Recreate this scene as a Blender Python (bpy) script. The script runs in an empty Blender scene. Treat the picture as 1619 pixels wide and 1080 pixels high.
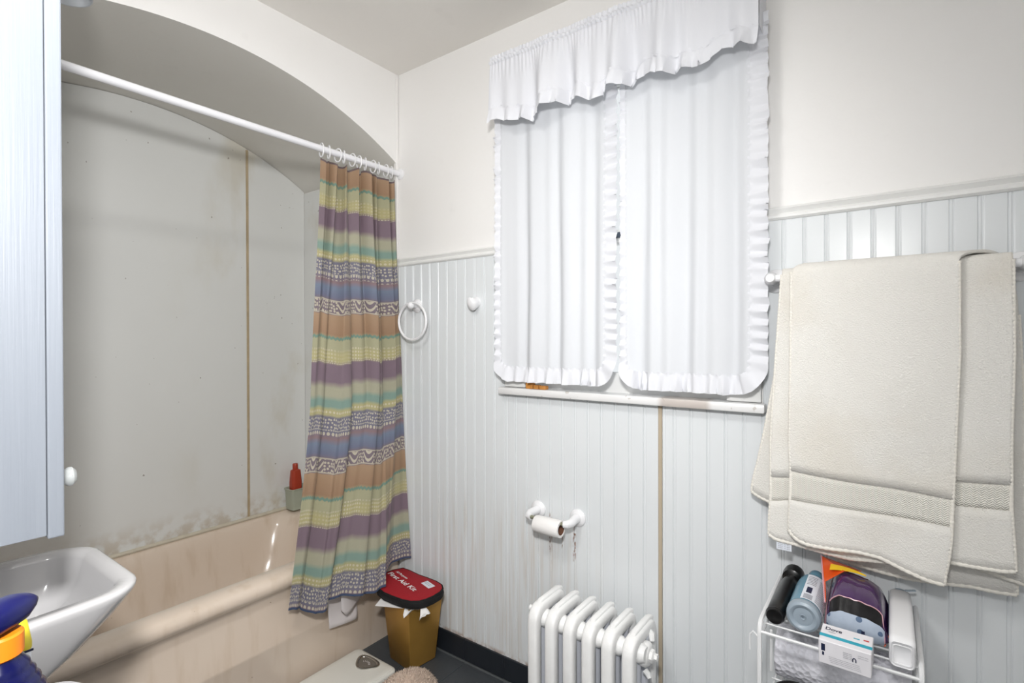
import bpy, bmesh, math, random
from mathutils import Vector, Matrix, noise
random.seed(7)
PI = math.pi
S = bpy.context.scene
COL = S.collection

# ------------------------------------------------------------------ camera
cam_d = bpy.data.cameras.new('camera')
cam = bpy.data.objects.new('camera', cam_d); COL.objects.link(cam)
yaw, pitch, roll = 0.6295, -0.0052, -0.0027
fw = Vector((-math.sin(yaw)*math.cos(pitch), math.cos(yaw)*math.cos(pitch), math.sin(pitch)))
rt = Vector((math.cos(yaw), math.sin(yaw), 0)); up = rt.cross(fw)
rt2 = rt*math.cos(roll)+up*math.sin(roll); up2 = -rt*math.sin(roll)+up*math.cos(roll)
M3 = Matrix((rt2, up2, -fw)).transposed()
cam.matrix_world = Matrix.Translation((1.7569, -1.5615, 1.2824)) @ M3.to_4x4()
cam_d.sensor_width = 36; cam_d.lens = 817.1*36/1619; cam_d.clip_start = 0.01
S.camera = cam

# ------------------------------------------------------------------ light
w = bpy.data.worlds.new('world'); S.world = w; w.use_nodes = True
bg = w.node_tree.nodes['Background']; bg.inputs[0].default_value = (0.93, 0.97, 1.0, 1); bg.inputs[1].default_value = 0.92
def lamp(name, kind, loc, energy, color, **kw):
    d = bpy.data.lights.new(name, kind); d.energy = energy; d.color = color
    for k, v in kw.items(): setattr(d, k, v)
    o = bpy.data.objects.new(name, d); o.location = loc; COL.objects.link(o); return o
# the photographer's speedlight in a small diffuser, just above the camera
fl_ = lamp('flash', 'SPOT', (1.715, -1.60, 1.665), 79, (1.0, 0.99, 0.98), shadow_soft_size=0.065, spot_size=math.radians(143), spot_blend=1.0)
fl_.rotation_euler = (Vector((-.05, -.38, .98))-fl_.location).to_track_quat('-Z', 'Y').to_euler()
# unseen fill light added to even out the room; its bowl is built further down
lamp('ceiling_fill', 'AREA', (1.05, -1.42, 2.355), 10, (1.0, 0.99, 0.97), shape='DISK', size=0.34)
S.view_settings.view_transform = 'Standard'; S.view_settings.look = 'None'
S.view_settings.exposure = 0.27; S.view_settings.gamma = 1.0; S.view_settings.use_curve_mapping = False

# ------------------------------------------------------------------ materials
class NT:
    def __init__(s, name):
        s.m = bpy.data.materials.new(name); s.m.use_nodes = True
        s.t = s.m.node_tree; s.p = s.t.nodes['Principled BSDF']; s.out = s.t.nodes['Material Output']
    def n(s, typ, **kw):
        x = s.t.nodes.new(typ)
        for k, v in kw.items(): setattr(x, k, v)
        return x
    def l(s, a, b): s.t.links.new(a, b)
    def set(s, sock, v):
        if hasattr(v, 'is_output'): s.l(v, sock)
        else: sock.default_value = v
    def math(s, op, a, b=0.0, c=0.0, clamp=False):
        x = s.n('ShaderNodeMath', operation=op, use_clamp=clamp)
        for i, v in enumerate((a, b, c)): s.set(x.inputs[i], v)
        return x.outputs[0]
    def mix(s, f, a, b):
        x = s.n('ShaderNodeMix', data_type='RGBA')
        s.set(x.inputs[0], f); s.set(x.inputs[6], a if hasattr(a, 'is_output') else c4(a)); s.set(x.inputs[7], b if hasattr(b, 'is_output') else c4(b))
        return x.outputs[2]
    def noise(s, scale, detail=3, vec=None, rough=0.5):
        x = s.n('ShaderNodeTexNoise'); x.inputs['Scale'].default_value = scale
        x.inputs['Detail'].default_value = detail; x.inputs['Roughness'].default_value = rough
        if vec is not None: s.l(vec, x.inputs['Vector'])
        return x.outputs['Fac']
    def map(s, vec, scale=(1, 1, 1), loc=(0, 0, 0), rot=(0, 0, 0)):
        x = s.n('ShaderNodeMapping'); x.inputs['Scale'].default_value = scale
        x.inputs['Location'].default_value = loc; x.inputs['Rotation'].default_value = rot
        s.l(vec, x.inputs['Vector']); return x.outputs[0]
    def pos(s): return s.n('ShaderNodeNewGeometry').outputs['Position']
    def obj(s): return s.n('ShaderNodeTexCoord').outputs['Object']
    def uv(s): return s.n('ShaderNodeTexCoord').outputs['UV']
    def sep(s, v):
        x = s.n('ShaderNodeSeparateXYZ'); s.l(v, x.inputs[0]); return x.outputs
    def step(s, v, a, b):      # smooth 0..1 from a to b
        x = s.n('ShaderNodeMapRange', interpolation_type='SMOOTHSTEP')
        s.set(x.inputs[0], v); x.inputs[1].default_value = a; x.inputs[2].default_value = b
        return x.outputs[0]
    def band(s, v, a, b, e=0.01):
        return s.math('MULTIPLY', s.step(v, a-e, a+e), s.math('SUBTRACT', 1.0, s.step(v, b-e, b+e)))
    def bump(s, h, strength=0.3, dist=0.002):
        x = s.n('ShaderNodeBump'); x.inputs['Strength'].default_value = strength; x.inputs['Distance'].default_value = dist
        s.l(h, x.inputs['Height']); s.l(x.outputs[0], s.p.inputs['Normal']); return x
    def ramp(s, f, stops, interp='LINEAR'):
        x = s.n('ShaderNodeValToRGB'); x.color_ramp.interpolation = interp
        e = x.color_ramp.elements
        while len(e) < len(stops): e.new(0.5)
        for q, (p, c) in zip(e, stops): q.position = p; q.color = c4(c)
        s.set(x.inputs[0], f); return x.outputs[0]
def c4(c): return (c[0], c[1], c[2], 1.0)
def sr(r, g, b):           # sRGB 0-255 to linear
    f = lambda v: (v/255/12.92) if v/255 <= 0.04045 else ((v/255+0.055)/1.055)**2.4
    return (f(r), f(g), f(b))
def sc(c, k): return tuple(min(1, v*k) for v in c)

def simple(name, col, rough=0.5, var=0.06, scale=8, bump=0.0, bscale=200, metal=0.0, coat=0.0, **kw):
    t = NT(name)
    c = t.mix(t.noise(scale, 4, t.obj()), sc(col, 1-var), sc(col, 1+var)); t.l(c, t.p.inputs['Base Color'])
    t.p.inputs['Roughness'].default_value = rough; t.p.inputs['Metallic'].default_value = metal
    t.p.inputs['Coat Weight'].default_value = coat
    for k, v in kw.items(): t.p.inputs[k.replace('_', ' ')].default_value = v
    if bump: t.bump(t.noise(bscale, 3, t.obj()), bump, 0.002)
    return t.m

M = {}
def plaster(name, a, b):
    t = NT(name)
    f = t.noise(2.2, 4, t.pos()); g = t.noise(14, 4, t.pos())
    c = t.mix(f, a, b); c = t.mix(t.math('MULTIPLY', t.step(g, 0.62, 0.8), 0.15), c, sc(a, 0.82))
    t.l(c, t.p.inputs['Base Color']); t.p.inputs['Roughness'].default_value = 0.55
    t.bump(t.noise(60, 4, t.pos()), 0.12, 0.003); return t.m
M['plaster'] = plaster('warm_white_plaster', sr(239, 237, 234), sr(243, 242, 241))
M['ceiling'] = plaster('ceiling_paint', sr(232, 228, 222), sr(238, 235, 230))
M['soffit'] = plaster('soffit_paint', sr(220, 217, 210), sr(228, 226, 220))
M['trim'] = simple('trim_paint', sr(234, 234, 232), 0.35, 0.02, 20, 0.1, 60)
M['soap_trim'] = simple('corner_trim_paint', sr(240, 238, 236), 0.35, 0.02, 20)
# bead board paint with old rust runs under the paper holder
t = NT('beadboard_paint'); P = t.pos(); x, y, z = t.sep(P)
base = t.mix(t.noise(3, 4, P), sr(220, 224, 226), sr(229, 232, 234))
st = t.noise(1.0, 3, t.map(P, (60, 1, 3)))
rust = None
for (cx, wd, z0, z1) in ((0.789, .005, .53, .66), (0.839, .004, .55, .62), (0.889, .006, .53, .645), (0.796, .003, .5, .65), (0.884, .003, .52, .62)):
    k = t.math('MULTIPLY', t.band(x, cx-wd/2, cx+wd/2, .0015), t.band(z, z0, z1, .02))
    rust = k if rust is None else t.math('MAXIMUM', rust, k)
rn = t.step(t.noise(1.0, 5, t.map(P, (160, 1, 60))), 0.47, 0.56)
grime = t.math('MULTIPLY', t.math('MULTIPLY', t.band(x, .2, .95, .1), t.band(z, .0, .62, .12)), t.math('MULTIPLY', t.step(st, .4, .8), .5))
c = t.mix(grime, base, sr(196, 180, 162)); c = t.mix(t.math('MULTIPLY', rust, rn), c, sr(128, 80, 50))
foot = t.math('MULTIPLY', t.math('SUBTRACT', 1, t.step(z, .088, .105)), t.step(t.noise(40, 3, P), .4, .6))
c = t.mix(t.math('MULTIPLY', foot, .6), c, sr(150, 116, 90))
t.l(c, t.p.inputs['Base Color']); t.p.inputs['Roughness'].default_value = 0.26; t.p.inputs['Specular IOR Level'].default_value = .38
t.bump(t.noise(1, 3, t.map(P, (120, 120, 8))), 0.06, 0.001); M['bead'] = t.m
M['batten'] = simple('tan_batten', sr(186, 172, 150), 0.5, 0.08, 30)
# tub surround panels, stained
t = NT('surround_panel'); P = t.pos(); x, y, z = t.sep(P)
base = t.mix(t.noise(1.6, 5, P), sr(222, 223, 220), sr(230, 231, 229))
s1 = t.math('MULTIPLY', t.step(t.noise(4, 6, t.map(P, (1, 1, .5))), .5, .72), t.math('MULTIPLY', t.step(y, -.75, -.1), .55))
c = t.mix(s1, base, sr(186, 172, 136))
low = t.math('MULTIPLY', t.math('SUBTRACT', 1, t.step(z, .42, .56)), t.step(t.noise(20, 4, P), .4, .65))
c = t.mix(t.math('MULTIPLY', low, .5), c, sr(168, 142, 100))
spk = t.math('GREATER_THAN', t.noise(55, 1, P), .80); c = t.mix(t.math('MULTIPLY', spk, .6), c, sr(110, 95, 75))
t.l(c, t.p.inputs['Base Color']); t.p.inputs['Roughness'].default_value = 0.42
t.bump(t.noise(9, 3, P), 0.08, 0.004); M['panel'] = t.m
M['seam'] = simple('brown_caulk', sr(182, 164, 134), 0.6, 0.2, 30)
M['caulk'] = simple('old_caulk', sr(206, 198, 180), 0.5, 0.12, 40)
t = NT('almond_enamel'); P = t.pos()
c = t.mix(t.noise(3, 5, P), sr(222, 204, 186), sr(230, 215, 199))
c = t.mix(t.math('MULTIPLY', t.step(t.noise(1, 5, t.map(P, (20, 20, 3))), .5, .75), .35), c, sr(196, 172, 144))
spk = t.math('GREATER_THAN', t.noise(70, 1, P), .81); c = t.mix(t.math('MULTIPLY', spk, .7), c, sr(120, 90, 60))
t.l(c, t.p.inputs['Base Color']); t.p.inputs['Roughness'].default_value = 0.16; t.p.inputs['Coat Weight'].default_value = .3
M['tub'] = t.m
M['porcelain'] = simple('white_porcelain', sr(206, 205, 206), 0.12, 0.02, 5, coat=.4)
M['white_plastic'] = simple('white_plastic', sr(238, 238, 240), 0.25, 0.02, 10)
M['white_metal'] = simple('white_coated_wire', sr(228, 229, 230), 0.3, 0.03, 20)
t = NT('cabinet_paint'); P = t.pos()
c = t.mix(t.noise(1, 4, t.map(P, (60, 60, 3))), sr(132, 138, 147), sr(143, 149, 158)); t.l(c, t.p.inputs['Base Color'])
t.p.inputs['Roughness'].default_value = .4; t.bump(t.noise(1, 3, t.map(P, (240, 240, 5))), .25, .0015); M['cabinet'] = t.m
M['rod'] = simple('rod_white', sr(236, 236, 240), 0.25, 0.02, 10)
M['tile'] = simple('slate_floor_tile', sr(66, 70, 74), 0.45, 0.25, 12, 0.2, 90)
M['grout'] = simple('grey_grout', sr(92, 96, 98), 0.8, 0.15, 40)
M['base_tile'] = simple('black_skirting_tile', sr(38, 42, 48), 0.3, 0.2, 20)
M['iron'] = simple('radiator_paint', sr(242, 242, 241), 0.38, 0.05, 25, 0.35, 260)
M['iron_shaded'] = simple('radiator_shaded_paint', sr(205, 208, 216), 0.45, 0.05, 25, 0.3, 260)  # shade between the columns put into a greyer copy of the paint
M['paper'] = simple('tissue_paper', sr(240, 238, 236), 0.9, 0.02, 30, 0.3, 300)
M['card'] = simple('brown_card', sr(120, 84, 66), 0.9, 0.1, 30)
M['spring'] = simple('dull_metal', sr(160, 160, 140), 0.4, 0.1, 60, metal=.6)
# sheers: thin white voile
def voile(name, transp, col, tr):
    t = NT(name); nt = t.t; nt.nodes.remove(t.p)
    d = t.n('ShaderNodeBsdfDiffuse'); d.inputs[0].default_value = c4(col)
    l = t.n('ShaderNodeBsdfTranslucent'); l.inputs[0].default_value = c4(sr(246, 249, 250))
    m1 = t.n('ShaderNodeMixShader'); m1.inputs[0].default_value = tr
    t.l(d.outputs[0], m1.inputs[1]); t.l(l.outputs[0], m1.inputs[2])
    tp = t.n('ShaderNodeBsdfTransparent'); m2 = t.n('ShaderNodeMixShader')
    weave = t.noise(1, 2, t.map(t.pos(), (900, 900, 40)))
    t.l(t.math('MULTIPLY', weave, transp*2), m2.inputs[0]); t.l(m1.outputs[0], m2.inputs[1]); t.l(tp.outputs[0], m2.inputs[2])
    b = t.n('ShaderNodeBump'); b.inputs['Strength'].default_value = .1; b.inputs['Distance'].default_value = .001
    t.l(t.noise(1, 3, t.map(t.pos(), (500, 500, 30))), b.inputs['Height']); t.l(b.outputs[0], d.inputs['Normal'])
    t.l(m2.outputs[0], t.out.inputs[0]); return t.m
M['voile'] = voile('white_voile', .010, sr(224, 226, 230), .13)
M['voile_thick'] = voile('white_gathered_voile', .01, sr(232, 233, 238), .12)
# towels
def terry(name, a, b, hs):
    t = NT(name); P = t.pos()
    c = t.mix(t.noise(5, 4, P), a, b)
    c = t.mix(t.math('MULTIPLY', t.step(t.noise(3.5, 5, P), .52, .75), .22), c, sr(206, 190, 160))
    t.l(c, t.p.inputs['Base Color']); t.p.inputs['Roughness'].default_value = 1.0
    t.p.inputs['Sheen Weight'].default_value = .25; t.p.inputs['Specular IOR Level'].default_value = .1
    t.bump(t.noise(hs, 3, P, .7), .8, .004); return t.m
M['terry'] = terry('cream_terry', sr(238, 235, 228), sr(243, 241, 236), 320)
t = NT('cream_dobby'); P = t.pos(); x, y, z = t.sep(P)
t.p.inputs['Base Color'].default_value = c4(sr(232, 229, 220)); t.p.inputs['Roughness'].default_value = .9
zig = t.math('PINGPONG', t.math('ADD', t.math('MULTIPLY', x, 1.0), 0), .006)
h = t.math('SINE', t.math('MULTIPLY', t.math('ADD', z, t.math('MULTIPLY', zig, .9)), 1300))
t.bump(h, .6, .0015); M['dobby'] = t.m
M['hem'] = simple('cream_hem', sr(238, 234, 225), .95, .08, 60, .6, 400)
M['gold'] = simple('brushed_gold', sr(190, 146, 72), 0.40, 0.12, 14, metal=.6)
M['gold_dark'] = simple('bin_inside', sr(60, 44, 24), 0.7, 0.1, 20)
M['kit_red'] = simple('red_nylon', sr(158, 16, 30), 0.75, 0.08, 30, 0.3, 700)
M['black_fab'] = simple('black_nylon', sr(12, 12, 14), 0.8, 0.1, 30, .3, 500)
M['ink_white'] = simple('white_print', sr(240, 236, 236), 0.7, .01)
M['scale'] = simple('scale_white', sr(222, 220, 212), 0.35, 0.03, 12, .15, 500)
M['chrome'] = simple('chrome', sr(190, 188, 182), 0.18, 0.03, 10, metal=.9)
M['dial'] = simple('dial_face', sr(112, 106, 98), 0.3, 0.1, 20)
M['rug'] = simple('beige_pile', sr(206, 186, 170), 1.0, 0.12, 14)
M['black_gloss'] = simple('black_plastic', sr(9, 8, 9), 0.28, 0.1, 10)
M['blue_clear'] = simple('blue_bottle_plastic', sr(110, 160, 184), 0.25, 0.06, 10, Transmission_Weight=.25)
M['frost'] = simple('frosted_plastic', sr(176, 190, 202), 0.35, 0.04, 20, Transmission_Weight=.3)
M['label_white'] = simple('white_label', sr(226, 230, 238), 0.5, 0.02, 20)
M['ink_navy'] = simple('navy_print', sr(26, 34, 66), 0.5, 0.05, 20)
M['ink_grey'] = simple('grey_print', sr(120, 120, 130), 0.6, 0.05, 20)
M['ink_teal'] = simple('teal_print', sr(40, 160, 182), 0.5, 0.04, 20)
M['ink_red'] = simple('red_print', sr(190, 50, 50), 0.5, 0.04, 20)
M['box_white'] = simple('white_carton', sr(228, 226, 230), 0.45, 0.02, 20)
M['bag_purple'] = simple('purple_film', sr(66, 34, 84), 0.18, 0.3, 30, .5, 40, coat=.5)
M['bag_black'] = simple('black_film', sr(10, 8, 12), 0.3, 0.2, 30, .4, 40)
M['bag_orange'] = simple('orange_film', sr(222, 84, 28), 0.2, 0.15, 20, .4, 40, coat=.5)
M['bag_yellow'] = simple('yellow_film', sr(240, 196, 40), 0.25, 0.08, 20)
t = NT('printed_clear_film'); v = t.n('ShaderNodeTexVoronoi'); v.inputs['Scale'].default_value = 45; t.l(t.obj(), v.inputs['Vector'])
c = t.mix(t.math('LESS_THAN', v.outputs[0], .26), sr(176, 188, 204), sr(92, 112, 140)); t.l(c, t.p.inputs['Base Color'])
t.p.inputs['Roughness'].default_value = .22; t.bump(t.noise(50, 3, t.obj()), .4, .003); M['bag_clear'] = t.m
M['bag_pink'] = simple('pink_film_edge', sr(206, 160, 168), 0.25, 0.12, 20, .4, 40)
t = NT('quilted_paper'); v = t.n('ShaderNodeTexVoronoi'); v.inputs['Scale'].default_value = 85; t.l(t.obj(), v.inputs['Vector'])
t.p.inputs['Base Color'].default_value = c4(sr(222, 222, 230)); t.p.inputs['Roughness'].default_value = .8; t.bump(v.outputs[0], .8, .006); M['quilt'] = t.m
M['blue_bottle'] = simple('cobalt_plastic', sr(4, 8, 62), 0.16, 0.1, 8)
M['blue_head'] = simple('navy_trigger_plastic', sr(8, 13, 76), 0.3, 0.08, 8)
M['orange'] = simple('orange_plastic', sr(240, 132, 24), 0.4, 0.04, 8)
M['yellow'] = simple('yellow_plastic', sr(226, 206, 40), 0.35, 0.05, 8)
M['wood'] = simple('raw_orange_wood', sr(196, 132, 62), 0.6, 0.25, 60)
t = NT('sill_paint'); P = t.pos(); x, y, z = t.sep(P)
c = t.mix(t.noise(10, 4, P), sr(226, 225, 224), sr(236, 236, 236))
curtain_shade = t.math('MULTIPLY', t.band(x, 1.20, 1.345, .012), t.step(t.math('ADD', z, t.math('MULTIPLY', t.noise(25, 3, P), .02)), 1.078, 1.088))  # the curtain's shade on the sill, painted into its colour
c = t.mix(t.math('MULTIPLY', curtain_shade, .6), c, sr(166, 148, 134))
chip = t.math('GREATER_THAN', t.noise(38, 4, P), .68); c = t.mix(t.math('MULTIPLY', chip, .5), c, sr(170, 160, 148))
t.l(c, t.p.inputs['Base Color']); t.p.inputs['Roughness'].default_value = .3; M['sill'] = t.m
t = NT('window_glass'); t.p.inputs['Transmission Weight'].default_value = 1; t.p.inputs['Roughness'].default_value = .0
t.p.inputs['IOR'].default_value = 1.02; M['glass'] = t.m
M['dark_metal'] = simple('dark_sash_metal', sr(70, 80, 92), .4, .1, 20)
M['frost_glass'] = simple('frosted_shade_glass', sr(214, 218, 222), 0.3, 0.02, 8, Transmission_Weight=.5)
M['red_cap'] = simple('red_plastic', sr(170, 60, 36), 0.4, 0.05, 20)
M['pale_box'] = simple('pale_green_plastic', sr(186, 192, 174), 0.35, 0.06, 20, Transmission_Weight=.2)
M['liner'] = simple('white_vinyl', sr(226, 220, 220), 0.4, 0.03, 8)
M['hole'] = simple('dark_hole', sr(48, 46, 46), 0.6, 0.1, 20)

# printed shower curtain : v = metres from the top hem, u = metres along the cloth
t = NT('printed_curtain'); uv = t.uv(); u, v, _ = t.sep(uv)
wob = t.math('MULTIPLY', t.math('SUBTRACT', t.noise(26, 3, t.map(uv, (1, .4, 1))), .5), .016)
Pd = 0.618
vv = t.math('FRACT', t.math('DIVIDE', t.math('ADD', v, 0.0), Pd))      # 0 at the start of each brown band
vw = t.math('ADD', vv, wob)
k = lambda m: (m+.088)/Pd
brown, olive, yel, purp, pale, teal, navy, mauve, blue = sr(184, 146, 110), sr(186, 184, 146), sr(198, 190, 132), sr(122, 94, 122), sr(188, 186, 160), sr(126, 168, 158), sr(104, 104, 138), sr(140, 106, 120), sr(104, 128, 164)
colr = t.ramp(vw, [(0, brown), (k(-.012), sr(168, 124, 88)), (k(.012), olive), (k(.045), olive), (k(.065), yel), (k(.092), yel), (k(.108), purp), (k(.175), purp),
                   (k(.20), pale), (k(.232), pale), (k(.25), teal), (k(.272), teal), (k(.285), yel), (k(.305), yel), (k(.314), navy), (k(.372), navy), (k(.395), mauve), (k(.418), blue), (k(.455), sr(92, 104, 146)), (k(.470), sr(116, 98, 120)), (k(.527), sr(116, 98, 120)), (1, brown)])
# hand-block wave line in teal
zz = t.math('PINGPONG', t.math('MULTIPLY', u, 1.0), .010)
wave = t.band(t.math('ADD', vv, t.math('MULTIPLY', zz, 1.0)), k(.000), k(.011), .004)
colr = t.mix(t.math('MULTIPLY', wave, .9), colr, sr(84, 150, 138))
# dots : rows of pale spots
def dots(su, sv, r, a, b, feature='F1', rnd=0.0):
    vo = t.n('ShaderNodeTexVoronoi', voronoi_dimensions='2D'); vo.inputs['Scale'].default_value = 1; vo.inputs['Randomness'].default_value = rnd
    t.l(t.map(uv, (su, sv, 1)), vo.inputs['Vector'])
    return t.math('MULTIPLY', t.math('LESS_THAN', vo.outputs['Distance'], r), t.band(vv, k(a), k(b), .003))
pat = t.noise(7, 2, t.map(uv, (1, .1, 1)))
d1 = t.math('MULTIPLY', dots(62, 70, .30, .045, .098), t.math('MULTIPLY_ADD', t.step(pat, .40, .55), .75, .25))
d2 = dots(60, 62, .30, .286, .306); d3 = dots(80, 76, .31, .316, .360, rnd=.55); d4 = dots(52, 48, .33, .364, .388)
d5 = dots(90, 140, .33, .099, .106); d6 = dots(95, 130, .36, .361, .366)
white = t.math('MAXIMUM', t.math('MAXIMUM', t.math('MAXIMUM', d1, d2), t.math('MAXIMUM', d3, d4)), t.math('MAXIMUM', d5, d6))
# lace band : wavy concentric lines plus blossoms
cell = t.math('PINGPONG', u, .055)
wv = t.math('SINE', t.math('ADD', t.math('MULTIPLY', vv, 130), t.math('MULTIPLY', t.math('SINE', t.math('MULTIPLY', u, 57)), 5.0)))
lin = t.math('GREATER_THAN', wv, .35)
vo = t.n('ShaderNodeTexVoronoi', voronoi_dimensions='2D'); vo.inputs['Scale'].default_value = 1; vo.inputs['Randomness'].default_value = .5; t.l(t.map(uv, (75, 75, 1)), vo.inputs['Vector'])
fl = t.math('LESS_THAN', vo.outputs['Distance'], .34)
which = t.math('GREATER_THAN', t.math('SINE', t.math('MULTIPLY', u, 57)), .1)
lace = t.math('ADD', t.math('MULTIPLY', which, fl), t.math('MULTIPLY', t.math('SUBTRACT', 1, which), lin), clamp=True)
lace = t.math('MULTIPLY', lace, t.band(vv, k(.472), k(.524), .004))
edge = t.math('ADD', t.band(vv, k(.468), k(.473), .002), t.band(vv, k(.521), k(.526), .002), clamp=True)
white = t.math('MAXIMUM', white, t.math('MAXIMUM', lace, t.math('MULTIPLY', edge, .8)))
colr = t.mix(t.math('MULTIPLY', white, .82), colr, sr(236, 228, 202))
fib = t.noise(1, 3, t.map(uv, (400, 60, 1))); fib2 = t.noise(1, 3, t.map(uv, (40, 500, 1)))
colr = t.mix(t.math('MULTIPLY', t.math('ADD', fib, fib2), .16), colr, sr(120, 110, 96))
hemm = t.step(v, 1.711, 1.717); colr = t.mix(.22, colr, sr(150, 146, 134)); colr = t.mix(hemm, colr, sr(62, 78, 110))
hem2 = t.math('SUBTRACT', 1, t.step(v, .006, .010)); colr = t.mix(hem2, colr, sr(110, 96, 98))
t.l(colr, t.p.inputs['Base Color']); t.p.inputs['Roughness'].default_value = .7; t.p.inputs['Sheen Weight'].default_value = .1
t.p.inputs['Transmission Weight'].default_value = 0
tl = t.n('ShaderNodeBsdfTranslucent'); t.l(colr, tl.inputs[0]); mx = t.n('ShaderNodeMixShader'); mx.inputs[0].default_value = .22
t.l(t.p.outputs[0], mx.inputs[1]); t.l(tl.outputs[0], mx.inputs[2]); t.l(mx.outputs[0], t.out.inputs[0])
t.bump(t.math('ADD', fib, fib2), .15, .001); M['curtain'] = t.m

# ------------------------------------------------------------------ mesh helpers
class MB:
    def __init__(s): s.v, s.f, s.u = [], [], {}
    def add(s, v, f, T=None):
        o = len(s.v)
        s.v += [tuple(T @ Vector(p)) if T else tuple(p) for p in v]; s.f += [tuple(i+o for i in q) for q in f]; return s
    def box(s, x0, x1, y0, y1, z0, z1, bev=0.0, T=None, seg=2):
        v = [(x0, y0, z0), (x1, y0, z0), (x1, y1, z0), (x0, y1, z0), (x0, y0, z1), (x1, y0, z1), (x1, y1, z1), (x0, y1, z1)]
        f = [(0, 3, 2, 1), (4, 5, 6, 7), (0, 1, 5, 4), (1, 2, 6, 5), (2, 3, 7, 6), (3, 0, 4, 7)]
        if bev:
            bm = bmesh.new(); vs = [bm.verts.new(p) for p in v]; [bm.faces.new([vs[i] for i in q]) for q in f]
            bmesh.ops.bevel(bm, geom=bm.edges[:], offset=bev, segments=seg, profile=.5, affect='EDGES')
            bm.verts.index_update(); v = [p.co[:] for p in bm.verts]; f = [[p.index for p in q.verts] for q in bm.faces]; bm.free()
        return s.add(v, f, T)
    def loft(s, rings, cap0=True, cap1=True, T=None, closed=True):
        n = len(rings[0]); v = [p for r in rings for p in r]; f = []
        for i in range(len(rings)-1):
            for j in range(n if closed else n-1):
                a, b = i*n+j, i*n+(j+1) % n; f.append((a, b, b+n, a+n))
        if cap0: f.append(tuple(range(n))[::-1])
        if cap1: f.append(tuple((len(rings)-1)*n+j for j in range(n)))
        return s.add(v, f, T)
    def lathe(s, prof, n=24, T=None):      # prof (r, z)
        return s.loft([[(max(r, 1e-5)*math.cos(2*PI*j/n), max(r, 1e-5)*math.sin(2*PI*j/n), z) for j in range(n)] for r, z in prof], True, True, T)
    def tube(s, pts, r, n=8, closed=False, prof=None, up=None):
        pts = [Vector(p) for p in pts]; m = len(pts); rings = []; N = None
        for i, p in enumerate(pts):
            a = pts[(i-1) % m] if (i or closed) else p; b = pts[(i+1) % m] if (i < m-1 or closed) else p
            tg = (b-a).normalized()
            if up is not None: N = (Vector(up)-tg*tg.dot(Vector(up))).normalized()
            elif N is None:
                N = tg.orthogonal().normalized()
            else: N = (N-tg*tg.dot(N)).normalized()
            B = tg.cross(N); rr = r[i] if isinstance(r, (list, tuple)) else r
            if prof: rings.append([p+N*q[0]*rr+B*q[1]*rr for q in prof])
            else: rings.append([p+N*rr*math.cos(2*PI*j/n)+B*rr*math.sin(2*PI*j/n) for j in range(n)])
        if closed: rings.append(rings[0])
        return s.loft(rings, not closed, not closed)
    def grid(s, rows):
        return s.loft(rows, False, False, closed=False)
    def build(s, name, mat, parent=None, smooth=40, weld=True, mods=(), loc=None):
        me = bpy.data.meshes.new(name)
        org = Vector(loc) if loc is not None else Vector((0, 0, 0))
        me.from_pydata([tuple(Vector(p)-org) for p in s.v], [], s.f)
        if s.u:
            lay = me.uv_layers.new(name='UVMap')
            for l in me.loops: lay.data[l.index].uv = s.u[l.vertex_index]
        bm = bmesh.new(); bm.from_mesh(me)
        if weld and not s.u: bmesh.ops.remove_doubles(bm, verts=bm.verts, dist=1e-5)
        bmesh.ops.recalc_face_normals(bm, faces=bm.faces); bm.to_mesh(me); bm.free()
        mats = mat if isinstance(mat, list) else [mat]
        for q in mats: me.materials.append(q)
        if smooth:
            for q in me.polygons: q.use_smooth = True
            me.set_sharp_from_angle(angle=math.radians(smooth))
        o = bpy.data.objects.new(name, me); COL.objects.link(o)
        if loc is not None: o.location = org
        if parent: setp(o, parent)
        for k, kw in mods:
            md = o.modifiers.new(k.lower(), k)
            for a, b in kw.items(): setattr(md, a, b)
        return o
def setp(o, p):
    bpy.context.view_layer.update()
    o.parent = p; o.matrix_parent_inverse = wm(p).inverted()
def wm(p):
    m = p.matrix_basis.copy()
    return wm(p.parent) @ p.matrix_parent_inverse @ m if p.parent else m
def empty(name, loc, label, cat, group=None):
    o = bpy.data.objects.new(name, None); o.location = loc; o.empty_display_size = .05; COL.objects.link(o)
    return tag(o, label, cat, group)
def tag(o, label, cat, group=None):
    o['label'] = label; o['category'] = cat
    if group: o['group'] = group
    return o
def struct(o): o['kind'] = 'structure'; return o
def rr(x0, x1, y0, y1, r, z, n=6):        # rounded rectangle ring
    out = []
    for cx, cy, a0 in ((x1-r, y1-r, 0), (x0+r, y1-r, PI/2), (x0+r, y0+r, PI), (x1-r, y0+r, 1.5*PI)):
        for i in range(n+1):
            a = a0+i*PI/2/n; out.append((cx+r*math.cos(a), cy+r*math.sin(a), z))
    return out
def TR(loc, rot=(0, 0, 0), s=1.0):
    from mathutils import Euler
    return Matrix.Translation(loc) @ Euler(rot).to_matrix().to_4x4() @ Matrix.Diagonal((s, s, s, 1))
def axis(a, b):                            # z axis from a to b, origin a
    a, b = Vector(a), Vector(b); return Matrix.Translation(a) @ (b-a).to_track_quat('Z', 'Y').to_matrix().to_4x4()
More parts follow.
